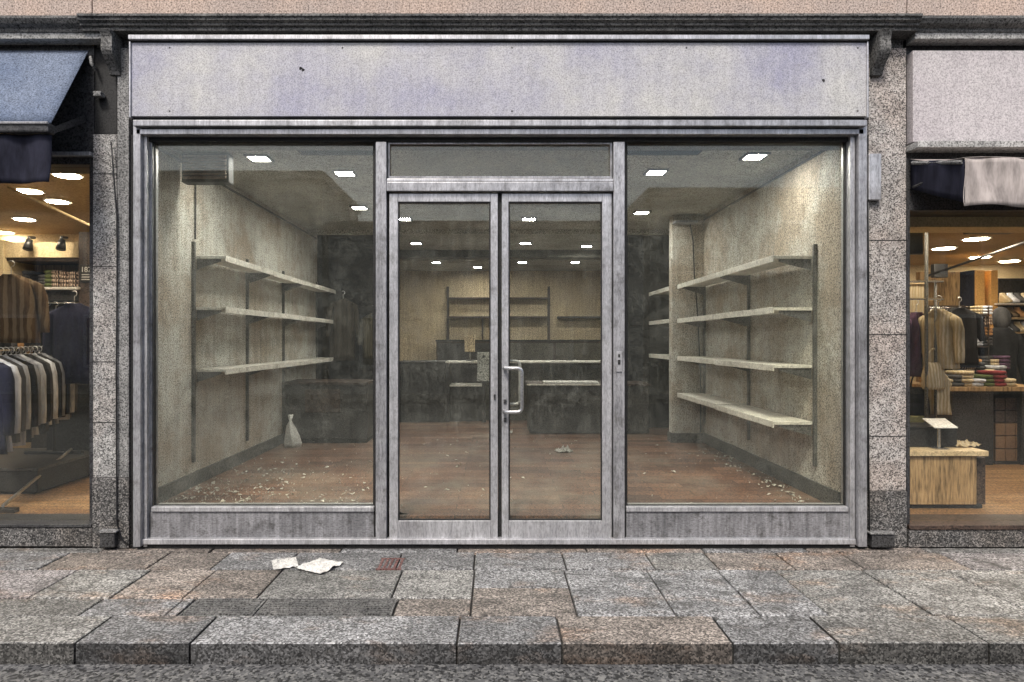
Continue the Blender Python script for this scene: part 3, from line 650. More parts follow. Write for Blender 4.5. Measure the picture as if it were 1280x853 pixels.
def litter(name, label, n, fx, seed):
    rr = random.Random(seed); bm = MB()
    for k in range(n):
        x, y = fx(rr); s = .004+.026*rr.random()**3.2; a = rr.uniform(0, PI)
        c, d = math.cos(a)*s, math.sin(a)*s; q = rr.uniform(.3, 1)
        z = FZ+.002
        p = [(x-c, y-d), (x+d*q, y-c*q), (x+c, y+d), (x-d*q, y+c*q)]
        h = [rr.uniform(.001, .022) for _ in p]
        v = [bm.bm.verts.new((px_, py_, z+hh)) for (px_, py_), hh in zip(p, h)]; u = [bm.bm.verts.new((px_, py_, z+hh+.003)) for (px_, py_), hh in zip(p, h)]
        bm.bm.faces.new(u)
        for i in range(4): bm.bm.faces.new((v[i], v[(i+1) % 4], u[(i+1) % 4], u[i]))
    return tag(bm.build(name, M['litter']), label, 'litter', None, 'stuff')
litter('litter', 'pale scraps and plaster crumbs strewn behind the three-shelf window', 620, lambda r: (XL+.06+abs(r.gauss(0, .95)), .2+abs(r.gauss(0, 1.0))), 3)
litter('litter', 'plaster crumbs along the skirting under the four-shelf wall', 130, lambda r: (XR-.06-abs(r.gauss(0, .22)), r.uniform(.2, 3.2)), 4)
litter('litter', 'sparse dusty crumbs over the middle of the bare shop floor', 110, lambda r: (r.uniform(-1.6, 2.2), r.uniform(.3, 4.2)), 5)

# ------------------------------------------------------------------ neighbouring clothing shops
def neighbour(side, x0, x1, ins, label, ceil_z, ydeep):
    b = thing('clothing_shop', label, 'building', ((x0+x1)/2, .3, 0))
    xa, xb = min(x0, x1), max(x0, x1)
    MB().box(xa, xb, .0, .3, 4.133, 6.2).build('upper_wall', M['stucco'], b)
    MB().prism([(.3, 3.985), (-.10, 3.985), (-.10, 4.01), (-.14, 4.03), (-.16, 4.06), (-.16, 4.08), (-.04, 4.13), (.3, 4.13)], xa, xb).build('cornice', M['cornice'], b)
    MB().box(xa, xb, .12, ydeep, .02, .17).build('floor', M['oak_floor'], b)
    MB().box(xa, xb, .31, ydeep, ceil_z, ceil_z+.1).build('ceiling', M['tan_ceil'], b)
    MB().box(xa, xb, ydeep, ydeep+.2, .02, 5.2).build('back_wall', M['cream_wall'], b)
    for q, mt in ((x0, 'cream_wall'), (x1, 'cream_wall')):
        s_ = 1 if q == xa else -1; aa, bb = sorted((q+s_*.002, q+s_*.08)); MB().box(aa, bb, .31, ydeep, .171, ceil_z-.001).build('side_wall', M[mt], b)
    MB().box(xa, xb, .31, ydeep+.2, 5.2, 5.4).build('roof', M['cornice'], b)
    return b
LB = neighbour(-1, -3.16, -8.6, None, 'clothing shop beside the vacant one, under the blue awning', EYE+1.45, 3.7)
RB = neighbour(1, 3.215, 11.0, None, 'clothing shop with pinkish blank sign panel and beige cloth awning', EYE+1.30, 6.0)
# left shop front
MB().box(-8.6, -3.152, .02, .3, Zp(205), 3.98).build('fascia', M['dark_metal'], LB)
MB().box(-8.6, Xp(140), -.09, .018, Zp(55.5), Zp(45)).build('fascia_moulding', M['cornice_l'], LB, .004)
MB().box(-8.6, -3.152, -.03, .019, Zp(196), Zp(191)).build('head_rail', M['alu'], LB, .003)
MB().box(-8.6, -3.152, -.01, .3, Zp(683), Zp(659)).build('sill', M['plinth'], LB, .005)
MB().box(-8.6, -3.152, -.02, .3, Zp(658.6), Zp(655)).build('sill_top', M['dark_metal'], LB, .003)
MB().box(-3.19, -3.152, .02, .3, Zp(655), Zp(205)).build('frame_jamb', M['dark_metal'], LB, .003)
MB().box(-8.6, -3.191, .1, .11, Zp(654.8), Zp(205)).build('pane', M['glass_clean'], LB)
# right shop front
MB().box(3.218, 11, .03, .3, Zp(262), 3.98).build('fascia', M['dark_metal'], RB)
MB().box(3.225, 11, -.05, .028, Zp(180), Zp(67)).build('sign_panel', M['sign_pink'], RB, .003)
MB().box(3.218, 11, -.09, .029, Zp(55.5), Zp(45)).build('fascia_moulding', M['cornice_l'], RB, .004)
MB().box(3.218, 11, -.12, .029, Zp(190), Zp(182)).build('ledge', M['cornice_l'], RB, .004)
MB().box(3.218, 11, -.01, .3, Zp(684), Zp(662)).build('sill', M['plinth'], RB, .005)
MB().box(3.218, 11, -.02, .3, Zp(661.5), Zp(656)).build('sill_top', M['dark_brown'], RB, .003)
MB().box(3.21, 3.235, .0, .3, Zp(656), Zp(262)).build('frame_jamb', M['dark_metal'], RB, .003)
MB().box(3.236, 11, .1, .11, Zp(655.8), Zp(262)).build('pane', M['glass_clean'], RB)
MB().box(3.236, 6.5, .31, .60, Zp(285, .35), EYE+1.295).build('bulkhead', M['cream_wall'], RB)

# awnings
aw = thing('awning', 'blue sloping fabric awning with dark navy valance over the clothing shop', 'awning', (-5, 0, 3.9))
yf = -.42; zA, zB = Zp(65), Zp(155, yf); xr0, xr1 = Xp(112), Xp(65, yf)
def fa(u, v):
    x = -8.4+(xr0+8.4)*u; xx = x; z = zA+(zB-zA)*v; return Vector((xx, yf*v-.012, z+.006*math.sin(u*60)*v))
MB().sheet(fa, 60, 8, .004).build('canopy', M['awning_blue'], aw, 0, True)
MB().box(-8.4, xr0+.005, yf-.05, yf+.03, zB-.075, zB-.004).build('front_bar', M['dark_metal'], aw, .012)
MB().tube([(-8.4, yf-.055, zB-.012), (xr0+.006, yf-.055, zB-.012)], .009, 6).build('edge_piping', M['alu_light'], aw)
def fv(u, v):
    x = -8.4+(xr0-.004+8.4)*u; return Vector((x, yf+.0+.025*math.sin(u*46+v*2.5)*v+.012*math.sin(u*113), zB-.078-(.345-.05*0)*v))
MB().sheet(fv, 160, 8, .003).build('valance', M['navy'], aw, 0, True)
MB().hexa([(xr0-.03, -.02, zA-.55), (xr0-.03, -.02, zA-.50), (xr0-.03, .0, zA-.55), (xr0-.03, .0, zA-.50), (xr0-.008, yf, zB-.06), (xr0-.008, yf, zB-.03), (xr0-.008, yf+.03, zB-.06), (xr0-.008, yf+.03, zB-.03)]).build('arm', M['dark_metal'], aw)
MB().tube([(xr0+.02, -.02, zA-.05), (xr0+.045, -.05, zA-.11), (xr0+.06, -.02, zA-.16)], .012, 6).build('hinge', M['trim'], aw, 0, True)
MB().box(xr0+.05, xr0+.11, -.04, .019, zA-.36, zA-.32).build('hinge', M['trim'], aw, .006)
ar = thing('awning', 'beige cloth awning hanging below the pinkish sign panel', 'awning', (6, 0, 3.1))
yf2 = -.58; zA2, zB2, zC2 = Zp(200), Zp(198, yf2), Zp(258, yf2); xl0 = Xp(1205, yf2)
def fb(u, v):
    x = xl0+(10.8-xl0)*u; return Vector((x, yf2*v-.01, zA2+(zB2-zA2)*v-.02*math.sin(v*PI)+.005*math.sin(u*70)*v))
MB().sheet(fb, 70, 8, .004).build('canopy', M['beige_cloth'], ar, 0, True)
def fb2(u, v):
    x = xl0+(10.8-xl0)*u; return Vector((x, yf2+.02*math.sin(u*58+v*3.2)*v+.008*math.sin(u*130-v*5)-.006, zB2-(zB2-zC2)*v+.008*math.sin(u*90)*v))
MB().sheet(fb2, 150, 10, .003).build('valance', M['beige_cloth'], ar, 0, True)
MB().tube([(xl0+.01, yf2+.02, zB2-.02), (xl0+.01, -.02, zA2-.03)], .016, 8).build('arm', M['trim'], ar); MB().tube([(xl0+.03, yf2+.03, zB2-.03), (xl0+.02, -.02, zA2-.22)], .014, 8).build('arm', M['dark_metal'], ar)
def fs(u, v): return Vector((xl0+.004+.01*math.sin(u*9), yf2*(1-u), (zB2+(zA2-zB2)*u-.01)-v*(.30-.08*u)))
MB().sheet(fs, 12, 6, .003).build('side_flap', M['navy'], ar, 0, True)

# left shop contents
dn = None
for px, py, s_ in ((84, 218, 'nearest the stone pillar'), (37, 238, 'behind the navy valance edge'), (72, 251, 'deepest in the room'), (5, 290, 'partly cut by the picture edge')):
    r_ = 232/(VY-py); y = r_*5-5; loc = ((px-VX)*r_/PX, y, EYE+1.45)
    lab = 'round recessed lamp over the clothes rack shop, '+s_
    if dn is None: dn = ceiling_lamp('recessed_lamp', lab, loc, 'recessed lamps of the shop under the blue awning', .10, 'lamp_warm', True)
    else: dup(dn, loc, lab)
for x, y in ((-5.6, 1.2), (-5.6, 2.6), (-4.6, 2.9), (-6.8, 1.8)):
    dup(dn, (x, y, EYE+1.45), 'round recessed lamp hidden deep in the shop under the blue awning')
MB().tube([W(10, 234, 1.0), W(115, 283, 1.0)], .012, 6).build('ceiling_trim', M['oak_top'], LB)
YB = 3.0; q = (D+YB)/D
niche = thing('display_wall', 'cream display wall unit with niche of folded clothes and spotlit bulkhead', 'display unit', (-4.5, 3.2, .17))
def nb(px0, py0, px1, py1, ya, yb, nm, mt, bev=.004): return MB().pbox(px0, py0, px1, py1, ya, yb).build(nm, M[mt], niche, bev)
nb(4, 303, 98, 322, YB-.05, YB+.5, 'bulkhead', 'cream_wall'); nb(4, 322.4, 98, 326, YB-.02, YB+.5, 'bulkhead_edge', 'dark_brown')
nb(98.3, 290, 122, 600, YB-.08, YB+.5, 'side_panel', 'dark_brown'); nb(-30, 300, 3.6, 600, YB-.08, YB+.5, 'side_panel', 'cream_wall')
nb(16, 359, 98, 362, YB-.12, YB+.5, 'shelf', 'white'); nb(20, 362.3, 98, 376, YB, YB+.5, 'drawer_front', 'dark_wood'); nb(20, 326.3, 98, 358.7, YB+.45, YB+.5, 'back_panel', 'oak'); nb(4, 376.3, 98, 600, YB+.4, YB+.5, 'back_panel', 'dark_wood')
MB().tube([W(20, 379, YB-.02), W(98, 379, YB-.02)], .012, 8).build('rail', M['chrome'], niche, 0, True)
sgx = thing('wall_sign', 'small dark framed notice with pale figures on the brown side panel', 'sign', W(107, 341, YB-.1))
MB().pbox(99.5, 331, 116, 353, YB-.105, YB-.082).build('board', M['black'], sgx, .004)
def text(s_, size, loc, mat, par, nm='lettering'):
    cu = bpy.data.curves.new(nm, 'FONT'); cu.body = s_; cu.size = size; cu.extrude = .002; cu.align_x = 'CENTER'; cu.align_y = 'CENTER'
    o = bpy.data.objects.new(nm, cu); dg_ = None
    COL.objects.link(o); dep = bpy.context.evaluated_depsgraph_get(); me = bpy.data.meshes.new_from_object(o.evaluated_get(dep))
    bpy.data.objects.remove(o); bm = bmesh.new(); bm.from_mesh(me)
    bmesh.ops.transform(bm, verts=bm.verts, matrix=Matrix.Translation(loc) @ Matrix.Rotation(PI/2, 4, 'X'))
    mb = MB(); mb.bm.free(); mb.bm = bm; return mb.build(nm, mat, par)
text('187', .09, W(107.5, 337.5, YB-.108), M['mark'], sgx)
for k in range(3): MB().pbox(102, 343+k*3, 113.5, 344+k*3, YB-.108, YB-.1055).build('lettering', M['mark'], sgx)
for i, (px, lab) in enumerate(((36, 'black spotlight on the cream bulkhead, away from the brown panel'), (77, 'black spotlight on the cream bulkhead, next to the brown panel'))):
    p = W(px, 302, YB-.16); sp_ = thing('spotlight', lab, 'spotlight', p, 'spotlights on the cream bulkhead')
    MB().tube([p+Vector((0, .1, .06)), p+Vector((0, .0, .05)), p], .018, 8).build('arm', M['black'], sp_)
    MB().tube([p+Vector((0, .01, .02)), p+Vector((.01, -.03, -.10))], [.035, .055], 14).build('head', M['black'], sp_, 0, True)
# folded clothes in the niche
cols = ['dgrey', 'black', 'dgrey', 'green', 'stripe', 'stripe', 'stripe']
for i, px in enumerate((30, 40, 50, 58, 67, 77, 88)):
    y = YB+.1; xx = Xp(px, y); zz = Zp(359, y)+.002; hh = R.uniform(.16, .24); c = cols[i]
    mb = MB(); n_ = 4
    for k in range(n_):
        z0 = zz+k*hh/n_; mb.loft([(xx, y+.12, z0, .055, .10), (xx, y+.12, z0+hh/n_*.25, .072, .12), (xx, y+.12, z0+hh/n_*.75, .072, .12), (xx, y+.12, z0+hh/n_-.002, .058, .10)], 14)
    lab = {'dgrey': 'charcoal folded clothes on the white shelf, ', 'black': 'black folded clothes on the white shelf, ', 'green': 'olive folded clothes on the white shelf, ', 'stripe': 'striped folded clothes on the white shelf, '}[c]+['first from the cream side', 'second from the cream side', 'third from the cream side', 'fourth from the cream side', 'third from the brown panel', 'second from the brown panel', 'closest to the brown panel'][i]
    tag(mb.build('folded_clothes', FB[c], None, 0, True), lab, 'clothes', 'folded clothes in the display niche')
# garments on the rear rail
for i, (px, c) in enumerate(((26, 'black'), (36, 'black'), (44, 'dgrey'), (52, 'orange'), (60, 'black'), (70, 'black'), (82, 'navy'), (92, 'black'))):
    y = YB-.02; x = Xp(px, y); zr = Zp(379, y)
    garment('hanging_shirt', '%s top on the rail under the display niche, %s from the cream side' % ({'black': 'black', 'dgrey': 'charcoal', 'orange': 'tan', 'navy': 'navy'}[c], ['first', 'second', 'third', 'fourth', 'fifth', 'sixth', 'seventh', 'eighth'][i]), x, y, zr-.09, .75, FB[c], 'tops on the rail under the display niche', 1.1, .2, .5, True, i, 'shirt', zr-.02)
# brown coat and blue jacket
garment('coat', 'brown striped coat hanging at the street end above the clothes rack', Xp(14, .9), .9, Zp(345, .9), .62, FB['brown'], None, .35, .23, .52, True, .5, 'coat')
garment('jacket', 'dark navy jacket hanging beside the stone pillar', Xp(93, 1.5), 1.5, Zp(381, 1.5), .80, FB['navy'], None, -.1, .25, .62, True, 1.4, 'jacket')
lp_ = thing('low_platform', 'low black platform under the clothes rack of grey and white shirts', 'platform', (-5.2, 1.3, .17))
MB().box(-6.6, -4.30, 1.0, 2.1, .20, .40).build('body', M['gap'], lp_, .008); MB().box(-6.62, -4.28, .98, 2.12, .401, .425).build('top', M['dark_wood'], lp_, .004)
MB().box(-6.5, -4.36, 1.05, 2.05, .171, .199).build('base', M['gap'], lp_)
# the rack of tops
rack = thing('clothes_rack', 'black clothes rack full of grey and white tops behind the glass', 'clothes rack', (-4.5, 1.1, .17))
ra, rb = Vector((-4.34, .40, EYE-.09)), Vector((-4.66, 1.75, EYE-.08))
MB().tube([ra-(rb-ra).normalized()*.15, rb+(rb-ra).normalized()*.1], .014, 8).build('rail', M['chrome'], rack, 0, True)
for p in (ra, rb):
    MB().tube([(p.x, p.y, .2 if p is ra else .426), (p.x, p.y, p.z-.014)], .016, 8).build('post', M['black'], rack); MB().box(p.x-.3, p.x+.3, p.y-.03, p.y+.03, *((.171, .21) if p is ra else (.426, .46))).build('foot', M['black'], rack, .006)
MB().tube([(ra.x+.18, ra.y, .225), (rb.x+.18, rb.y, .475)], .015, 8).build('base_bar', M['steel'], rack)
cl = ['navy', 'white', 'dgrey', 'lgrey', 'black', 'grey', 'lgrey', 'black', 'dgrey', 'white', 'black', 'grey', 'black', 'lgrey', 'dgrey']
words_ = ['first', 'second', 'third', 'fourth', 'fifth', 'sixth', 'seventh', 'eighth', 'ninth', 'tenth', 'eleventh', 'twelfth', 'thirteenth', 'fourteenth', 'fifteenth']
cn = {'navy': 'navy', 'white': 'white', 'dgrey': 'charcoal', 'lgrey': 'pale grey', 'black': 'black', 'grey': 'grey'}
for i, c in enumerate(cl):
    a = (i+.3)/len(cl); p = ra.lerp(rb, a)
    garment('hanging_shirt', '%s long sleeved top, %s from the street end of the clothes rack' % (cn[c], words_[i]), p.x, p.y, p.z-.055, .80-.16*a+R.uniform(-.03, .05), FB[c], 'tops on the clothes rack', .15+R.uniform(-.12, .12), .19, .66-.06*a, True, i*1.3, 'shirt', p.z-.012, .04)
tag(MB().pbox(79, 572, 91, 592, 1.6, 1.75).build('small_box', M['orange_box'], None, .004), 'small orange cardboard box below the navy jacket', 'box')
tag(MB().pbox(58, 480, 122, 582, 1.95, 2.3).build('storage_cabinet', M['gap'], None, .006), 'black cabinet standing below the navy jacket', 'cabinet')

# right shop contents
dn2 = None
for px, py, s_ in ((1220, 298, 'just below the beige cloth'), (1180, 310, 'closest to the stone pillar'), (1225, 321, 'over the amber column'), (1272, 287, 'cut by the picture edge'), (1262, 326, 'above the shoe wall')):
    r_ = 208/(VY-py); y = r_*5-5; loc = ((px-VX)*r_/PX, y, EYE+1.30)
    lab = 'round recessed lamp in the plinth shop, '+s_
    if dn2 is None: dn2 = ceiling_lamp('recessed_lamp', lab, loc, 'recessed lamps of the shop under the pinkish sign', .13, 'lamp_warm', True)
    else: dup(dn2, loc, lab)
for x, y in ((4.2, 1.2), (5.6, 1.5), (7.2, 1.8)): dup(dn2, (x, y, EYE+1.30), 'round recessed lamp hidden above the beige awning')
pl = thing('display_plinth', 'low light oak display plinth standing behind the shop glass', 'plinth', (3.85, .6, .17))
MB().pbox(1138, 571, 1221, 631, .5, 1.0).build('body', M['oak'], pl, .004); MB().pbox(1221.4, 572, 1232, 631, .56, .98).build('end_panel', M['dark_brown'], pl, .004)
MB().pbox(1136.5, 564, 1236, 570.6, .47, 1.03).build('top', M['oak_top'], pl, .004); MB().pbox(1139, 631.3, 1228, 638, .53, .98).build('kick_base', M['gap'], pl)
zt2 = Zp(564, .47)
bx = thing('display_box', 'black display case on the oak plinth', 'display case', (3.8, .75, zt2))
MB().box(3.60, 4.08, .66, .92, zt2+.002, zt2+.17).build('body', M['gap'], bx, .006); MB().box(3.59, 4.09, .65, .93, zt2+.171, zt2+.185).build('lid', M['black'], bx, .003)
st = thing('sign_stand', 'small tilted white card on a chrome stand upon the oak plinth', 'sign stand', (3.86, .58, zt2))
MB().tube([(3.86, .58, zt2+.002), (3.86, .58, zt2+.19)], .012, 8).build('stem', M['chrome'], st); MB().box(3.80, 3.92, .53, .63, zt2+.001, zt2+.01).build('base', M['chrome'], st)
MB().hexa([(3.77, .50, zt2+.19), (3.77, .50, zt2+.197), (3.77, .66, zt2+.25), (3.77, .66, zt2+.257), (3.97, .50, zt2+.19), (3.97, .50, zt2+.197), (3.97, .66, zt2+.25), (3.97, .66, zt2+.257)]).build('card', M['white'], st)
crumple('folded_cloth', 'cream folded cloth at the end of the oak plinth', 'cloth', (4.16, .75, zt2), .24, .22, .05, FB['cream'], 8, .2)
tag(MB().box(3.52, 3.6, .62, .74, zt2+.002, zt2+.10).build('small_box', M['oak_top'], None, .004), 'small pale wooden box on the plinth beside the black case', 'box')
# chrome pole stand with the cream jacket
ps = thing('pole_stand', 'chrome display pole with cross arms rising behind the oak plinth', 'display stand', (3.95, 1.05, .17))
yp = 1.1; xp_ = Xp(1158, yp)
MB().tube([(xp_, yp, .19), (xp_, yp, Zp(286, yp))], .016, 8).build('pole', M['upright'], ps, 0, True); MB().tube([(xp_+.1, yp+.02, .5), (xp_+.1, yp+.02, Zp(350, yp))], .012, 8).build('pole', M['upright'], ps, 0, True)
MB().box(xp_-.2, xp_+.25, yp-.15, yp+.2, .171, .19).build('base', M['black'], ps, .004)
for py in (352, 374, 530): MB().tube([(xp_-.22, yp, Zp(py, yp)), (xp_+.16, yp, Zp(py, yp))], .011, 8).build('cross_arm', M['chrome'], ps)
garment('jacket', 'cream ribbed jacket hanging on the chrome display pole', Xp(1173, 1.15), 1.15, Zp(388, 1.15), .56, FB['cream'], None, -.85, .15, .5, True, 2.2, 'jacket')
garment('jacket', 'dark maroon jacket hanging between the chrome pole and the pillar', Xp(1145, 1.3), 1.3, Zp(392, 1.3), .62, FB['purple'], None, .2, .12, .5, True, .7, 'jacket')
garment('trousers', 'pale cream trousers hanging under the cream ribbed jacket', Xp(1174, 1.2), 1.2, Zp(466, 1.2), .40, FB['cream'], None, -.6, .10, 0, False, 1.2, 'trousers')
def handbag(label, x, y, z, w_, h, mat, grp=None):
    t = thing('handbag', label, 'bag', (x, y, z), grp)
    MB().loft([(x, y, z+.001, w_*.42, .05), (x, y, z+.03, w_*.5, .065), (x, y, z+h*.5, w_*.5, .055), (x, y, z+h*.93, w_*.40, .03), (x, y, z+h, w_*.36, .012)], 18, .12, 4).build('body', mat, t, 0, True)
    pts = [(x+w_*.28*math.cos(a), y, z+h*.95+h*.55*math.sin(a)) for a in [k/10*PI for k in range(11)]]
    MB().tube(pts, .008, 6).build('handle', mat, t, 0, True); return t
handbag('cream handbag hanging under the cream ribbed jacket', Xp(1167, 1.12), 1.12, Zp(487, 1.12), .22, .26, FB['cream'])
handbag('black handbag on the olive box beside the pillar', Xp(1147, 1.25), 1.25, Zp(520, 1.25), .24, .28, FB['black'])
tag(MB().pbox(1137, 520.5, 1158, 562, 1.15, 1.55).build('stock_box', M['green_box'], None, .005), 'olive cardboard box standing under the black handbag', 'box')
# fitted things on the walls
def rb_(nm, px0, py0, px1, py1, ya, yb, mt, par, bev=.004): return MB().pbox(px0, py0, px1, py1, ya, yb).build(nm, M[mt] if isinstance(mt, str) else mt, par, bev)
wall2 = thing('display_wall', 'dark shop display wall with lit amber columns and shoe shelves', 'display unit', (8, 5, .17))
yb2 = 4.6
rb_('column', 1221.5, 338, 1231, 520, yb2-.1, yb2+.3, 'amber', wall2); rb_('column', 1239, 338, 1247.5, 520, yb2-.1, yb2+.3, 'amber', wall2); rb_('column', 1215, 338, 1220.5, 520, yb2-.05, yb2+.3, 'navy', wall2)
rb_('back_panel', 1248, 348, 1330, 520, yb2+.1, yb2+.3, 'dark_wood', wall2); rb_('back_panel', 1150, 340, 1214.5, 520, yb2+.2, yb2+.3, 'oak', wall2); rb_('back_panel', 1160, 382, 1214, 520, yb2+.1, yb2+.19, 'dark_brown', wall2)
for py in (379, 397, 415, 433): rb_('shelf', 1248, py, 1330, py+2, yb2-.18, yb2+.1, 'oak_top' if py > 390 else 'white', wall2, .002)
MB().pbox(1168, 330, 1185, 347, yb2-.3, yb2-.22).build('screen', M['black'], wall2, .004)
shoe_c = [FB['cream'], FB['black'], FB['white'], FB['brown'], FB['dgrey'], FB['orange']]
k_ = 0
for ri, py in enumerate((379, 397, 415)):
    for j in range(6):
        y = yb2-.08; x = Xp(1256+j*9, y); z = Zp(py, y)+.003; mb = MB()
        pts = []
        mb.loft([(x, y-.02, z, .05, .11), (x, y-.02, z+.03, .052, .115), (x, y+.01, z+.07, .045, .085), (x, y+.04, z+.12, .035, .045), (x, y+.045, z+.15, .032, .04)], 14)
        mt = shoe_c[(j*2+ri) % 6]; cname = ['cream', 'black', 'white', 'brown', 'charcoal', 'tan'][(j*2+ri) % 6]
        tag(mb.build('shoe', mt, None, 0, True), '%s shoe on the %s shelf of the shoe wall, %s from the amber column' % (cname, ['top', 'second', 'third'][ri], words_[j]), 'shoe', 'shoes on the dark shoe wall')
        k_ += 1
# poster panel beside the pole, hanging dark signs
po = thing('framed_panel', 'cream patterned fabric panel in a pale frame beside the pillar', 'panel', W(1145, 370, 1.6))
rb_('panel', 1130, 356, 1155, 392, 1.6, 1.615, FB['cream'], po, 0); rb_('frame', 1128, 351.5, 1157.5, 355.5, 1.585, 1.62, 'oak_top', po); 
hs = thing('hanging_screen', 'dark screen hanging beside the pillar below the cream bulkhead', 'screen', W(1147, 300, .7))
rb_('screen', 1134, 286, 1154, 318, .7, .74, 'black', hs); MB().tube([W(1147, 286, .72), (Xp(1147, .72), .72, EYE+1.299)], .01, 6).build('bracket', M['black'], hs)
hd = thing('hanging_screen', 'dark box screen hanging under the ceiling behind the beige cloth', 'screen', W(1258, 276, 1.2))
rb_('screen', 1232, 266, 1290, 287, 1.2, 1.5, 'black', hd); MB().tube([(Xp(1260, 1.3), 1.3, EYE+1.299), (Xp(1260, 1.3), 1.3, Zp(266, 1.3))], .014, 6).build('bracket', M['black'], hd)
tl = thing('spotlight', 'cylindrical bronze spotlight hanging under the ceiling edge of the beige awning', 'spotlight', W(1205, 268, .7))
p = W(1205, 266, .7); MB().tube([p+Vector((0, 0, .03)), p+Vector((0, 0, -.07))], .045, 14).build('head', M['dark_brown'], tl); MB().tube([(p.x, p.y, EYE+1.299), p+Vector((0, 0, .03))], .01, 6).build('arm', M['black'], tl)
MB().tube([W(1160, 345, 2.6), W(1290, 300, 2.6)], .015, 6).build('ceiling_track', M['black'], RB)
# display table of folded clothes
tb = thing('display_table', 'brown topped display table with dark front loaded with folded clothes', 'table', (6, 2.6, .17))
yt = 2.4; za = Zp(484, yt)
MB().box(Xp(1183, yt), Xp(1320, yt), yt, yt+1.0, za-.05, za).build('top', M['oak'], tb, .004)
MB().box(Xp(1190, yt+.05), Xp(1242, yt+.05), yt+.05, yt+.9, .171, za-.052).build('front_panel', M['dark_wood'], tb, .004); MB().box(Xp(1282, yt), Xp(1318, yt), yt+.05, yt+.9, .171, za-.052).build('front_panel', M['dark_wood'], tb, .004)
for i in range(14):
    px = 1189+(i % 7)*13.5; row = i//7; y = yt+.2+row*.42; x = Xp(px, yt)+row*.2; c = ['cream', 'dgrey', 'cream', 'white', 'green', 'red', 'cream', 'orange', 'black', 'white', 'stripe', 'dgrey', 'cream', 'lgrey'][i]
    mb = MB(); n_ = 2+(i*7 % 3)+row*2
    for k in range(n_):
        z0 = za+.002+k*.045; j1, j2 = R.uniform(-.012, .012), R.uniform(-.012, .012); mb.loft([(x+j1, y+j2, z0, .12, .13), (x+j1, y+j2, z0+.01, .14, .15), (x+j1, y+j2, z0+.034, .14, .15), (x+j1, y+j2, z0+.043, .12, .13)], 16, .05, 5)
    cname = {'cream': 'cream', 'dgrey': 'charcoal', 'white': 'white', 'green': 'olive', 'red': 'red', 'orange': 'tan', 'black': 'black', 'stripe': 'striped', 'lgrey': 'pale grey'}[c]
    tag(mb.build('clothes_stack', FB[c], None, 0, True), '%s folded clothes, %s stack in the %s row of the display table' % (cname, words_[i % 7], ['front', 'rear'][row]), 'clothes', 'folded stacks on the display table')
MB().box(Xp(1186, yt)+.5, Xp(1318, yt), yt+.80, yt+1.0, za+.002, za+.16).build('riser', M['dark_wood'], tb, .004)
for i, c in enumerate(['stripe', 'cream', 'black', 'white', 'orange', 'dgrey', 'cream', 'purple']):
    x = Xp(1192+i*12, yt)+.45; y = yt+.9; mb = MB()
    for k in range(3+i % 2):
        z0 = za+.163+k*.045; mb.loft([(x, y, z0, .11, .09), (x, y, z0+.01, .13, .10), (x, y, z0+.034, .13, .10), (x, y, z0+.043, .11, .09)], 16, .05, 5)
    tag(mb.build('clothes_stack', FB[c], None, 0, True), '%s folded clothes, %s stack on the raised board of the display table' % ({'stripe': 'striped', 'orange': 'tan', 'dgrey': 'charcoal', 'purple': 'purple brown'}.get(c, c), words_[i]), 'clothes', 'folded stacks on the raised board')
for r in range(5):
    for c in range(3):
        px0 = 1244+c*13; py0 = 497+r*16; 
        MBx = MB().pbox(px0+.4, py0+.6, px0+12.4, py0+15.6, yt+.12, yt+.6); 
        tag(MBx.build('shoe_box', M['card'] if r > 1 else M['dark_brown'], None, .006), '%s shoe box under the display table, %s row from the top, %s column' % ('brown' if r > 1 else 'dark brown', words_[r], words_[c]), 'box', 'shoe boxes under the display table')
MB().box(Xp(1243.5, yt+.1), Xp(1283, yt+.1), yt+.1, yt+.6, .171, Zp(577.2, yt+.1)).build('box_shelf', M['dark_wood'], tb)
sk = thing('stack_shelf', 'narrow dark shelf tower of pale striped folded clothes beside the amber column', 'shelf', W(1225, 400, 3.2))
for k in range(4):
    py = 394+k*13
    MB().pbox(1213, py, 1237, py+1.5, 3.2, 3.55).build('shelf', M['dark_brown'], sk)
    for j, px in enumerate((1219, 1231)):
        x = Xp(px, 3.3); z = Zp(py, 3.3)+.004; mb = MB()
        for q in range(3): mb.loft([(x, 3.34, z+q*.038, .07, .12), (x, 3.34, z+q*.038+.008, .085, .135), (x, 3.34, z+q*.038+.028, .085, .135), (x, 3.34, z+q*.038+.036, .07, .12)], 14)
        c = ['cream', 'white', 'lgrey', 'stripe', 'cream', 'orange', 'white', 'dgrey'][k*2+j]
        tag(mb.build('folded_clothes', FB[c], None, 0, True), '%s folded clothes on the %s board of the narrow shelf tower, %s' % ({'lgrey': 'pale grey', 'stripe': 'striped', 'orange': 'tan', 'dgrey': 'charcoal'}.get(c, c), words_[k], ['pillar side', 'column side'][j]), 'clothes', 'folded clothes on the shelf tower')
for px in (1213, 1236.5): MB().pbox(px-.8, 383, px, 520, 3.2, 3.55).build('side_panel', M['dark_brown'], sk)
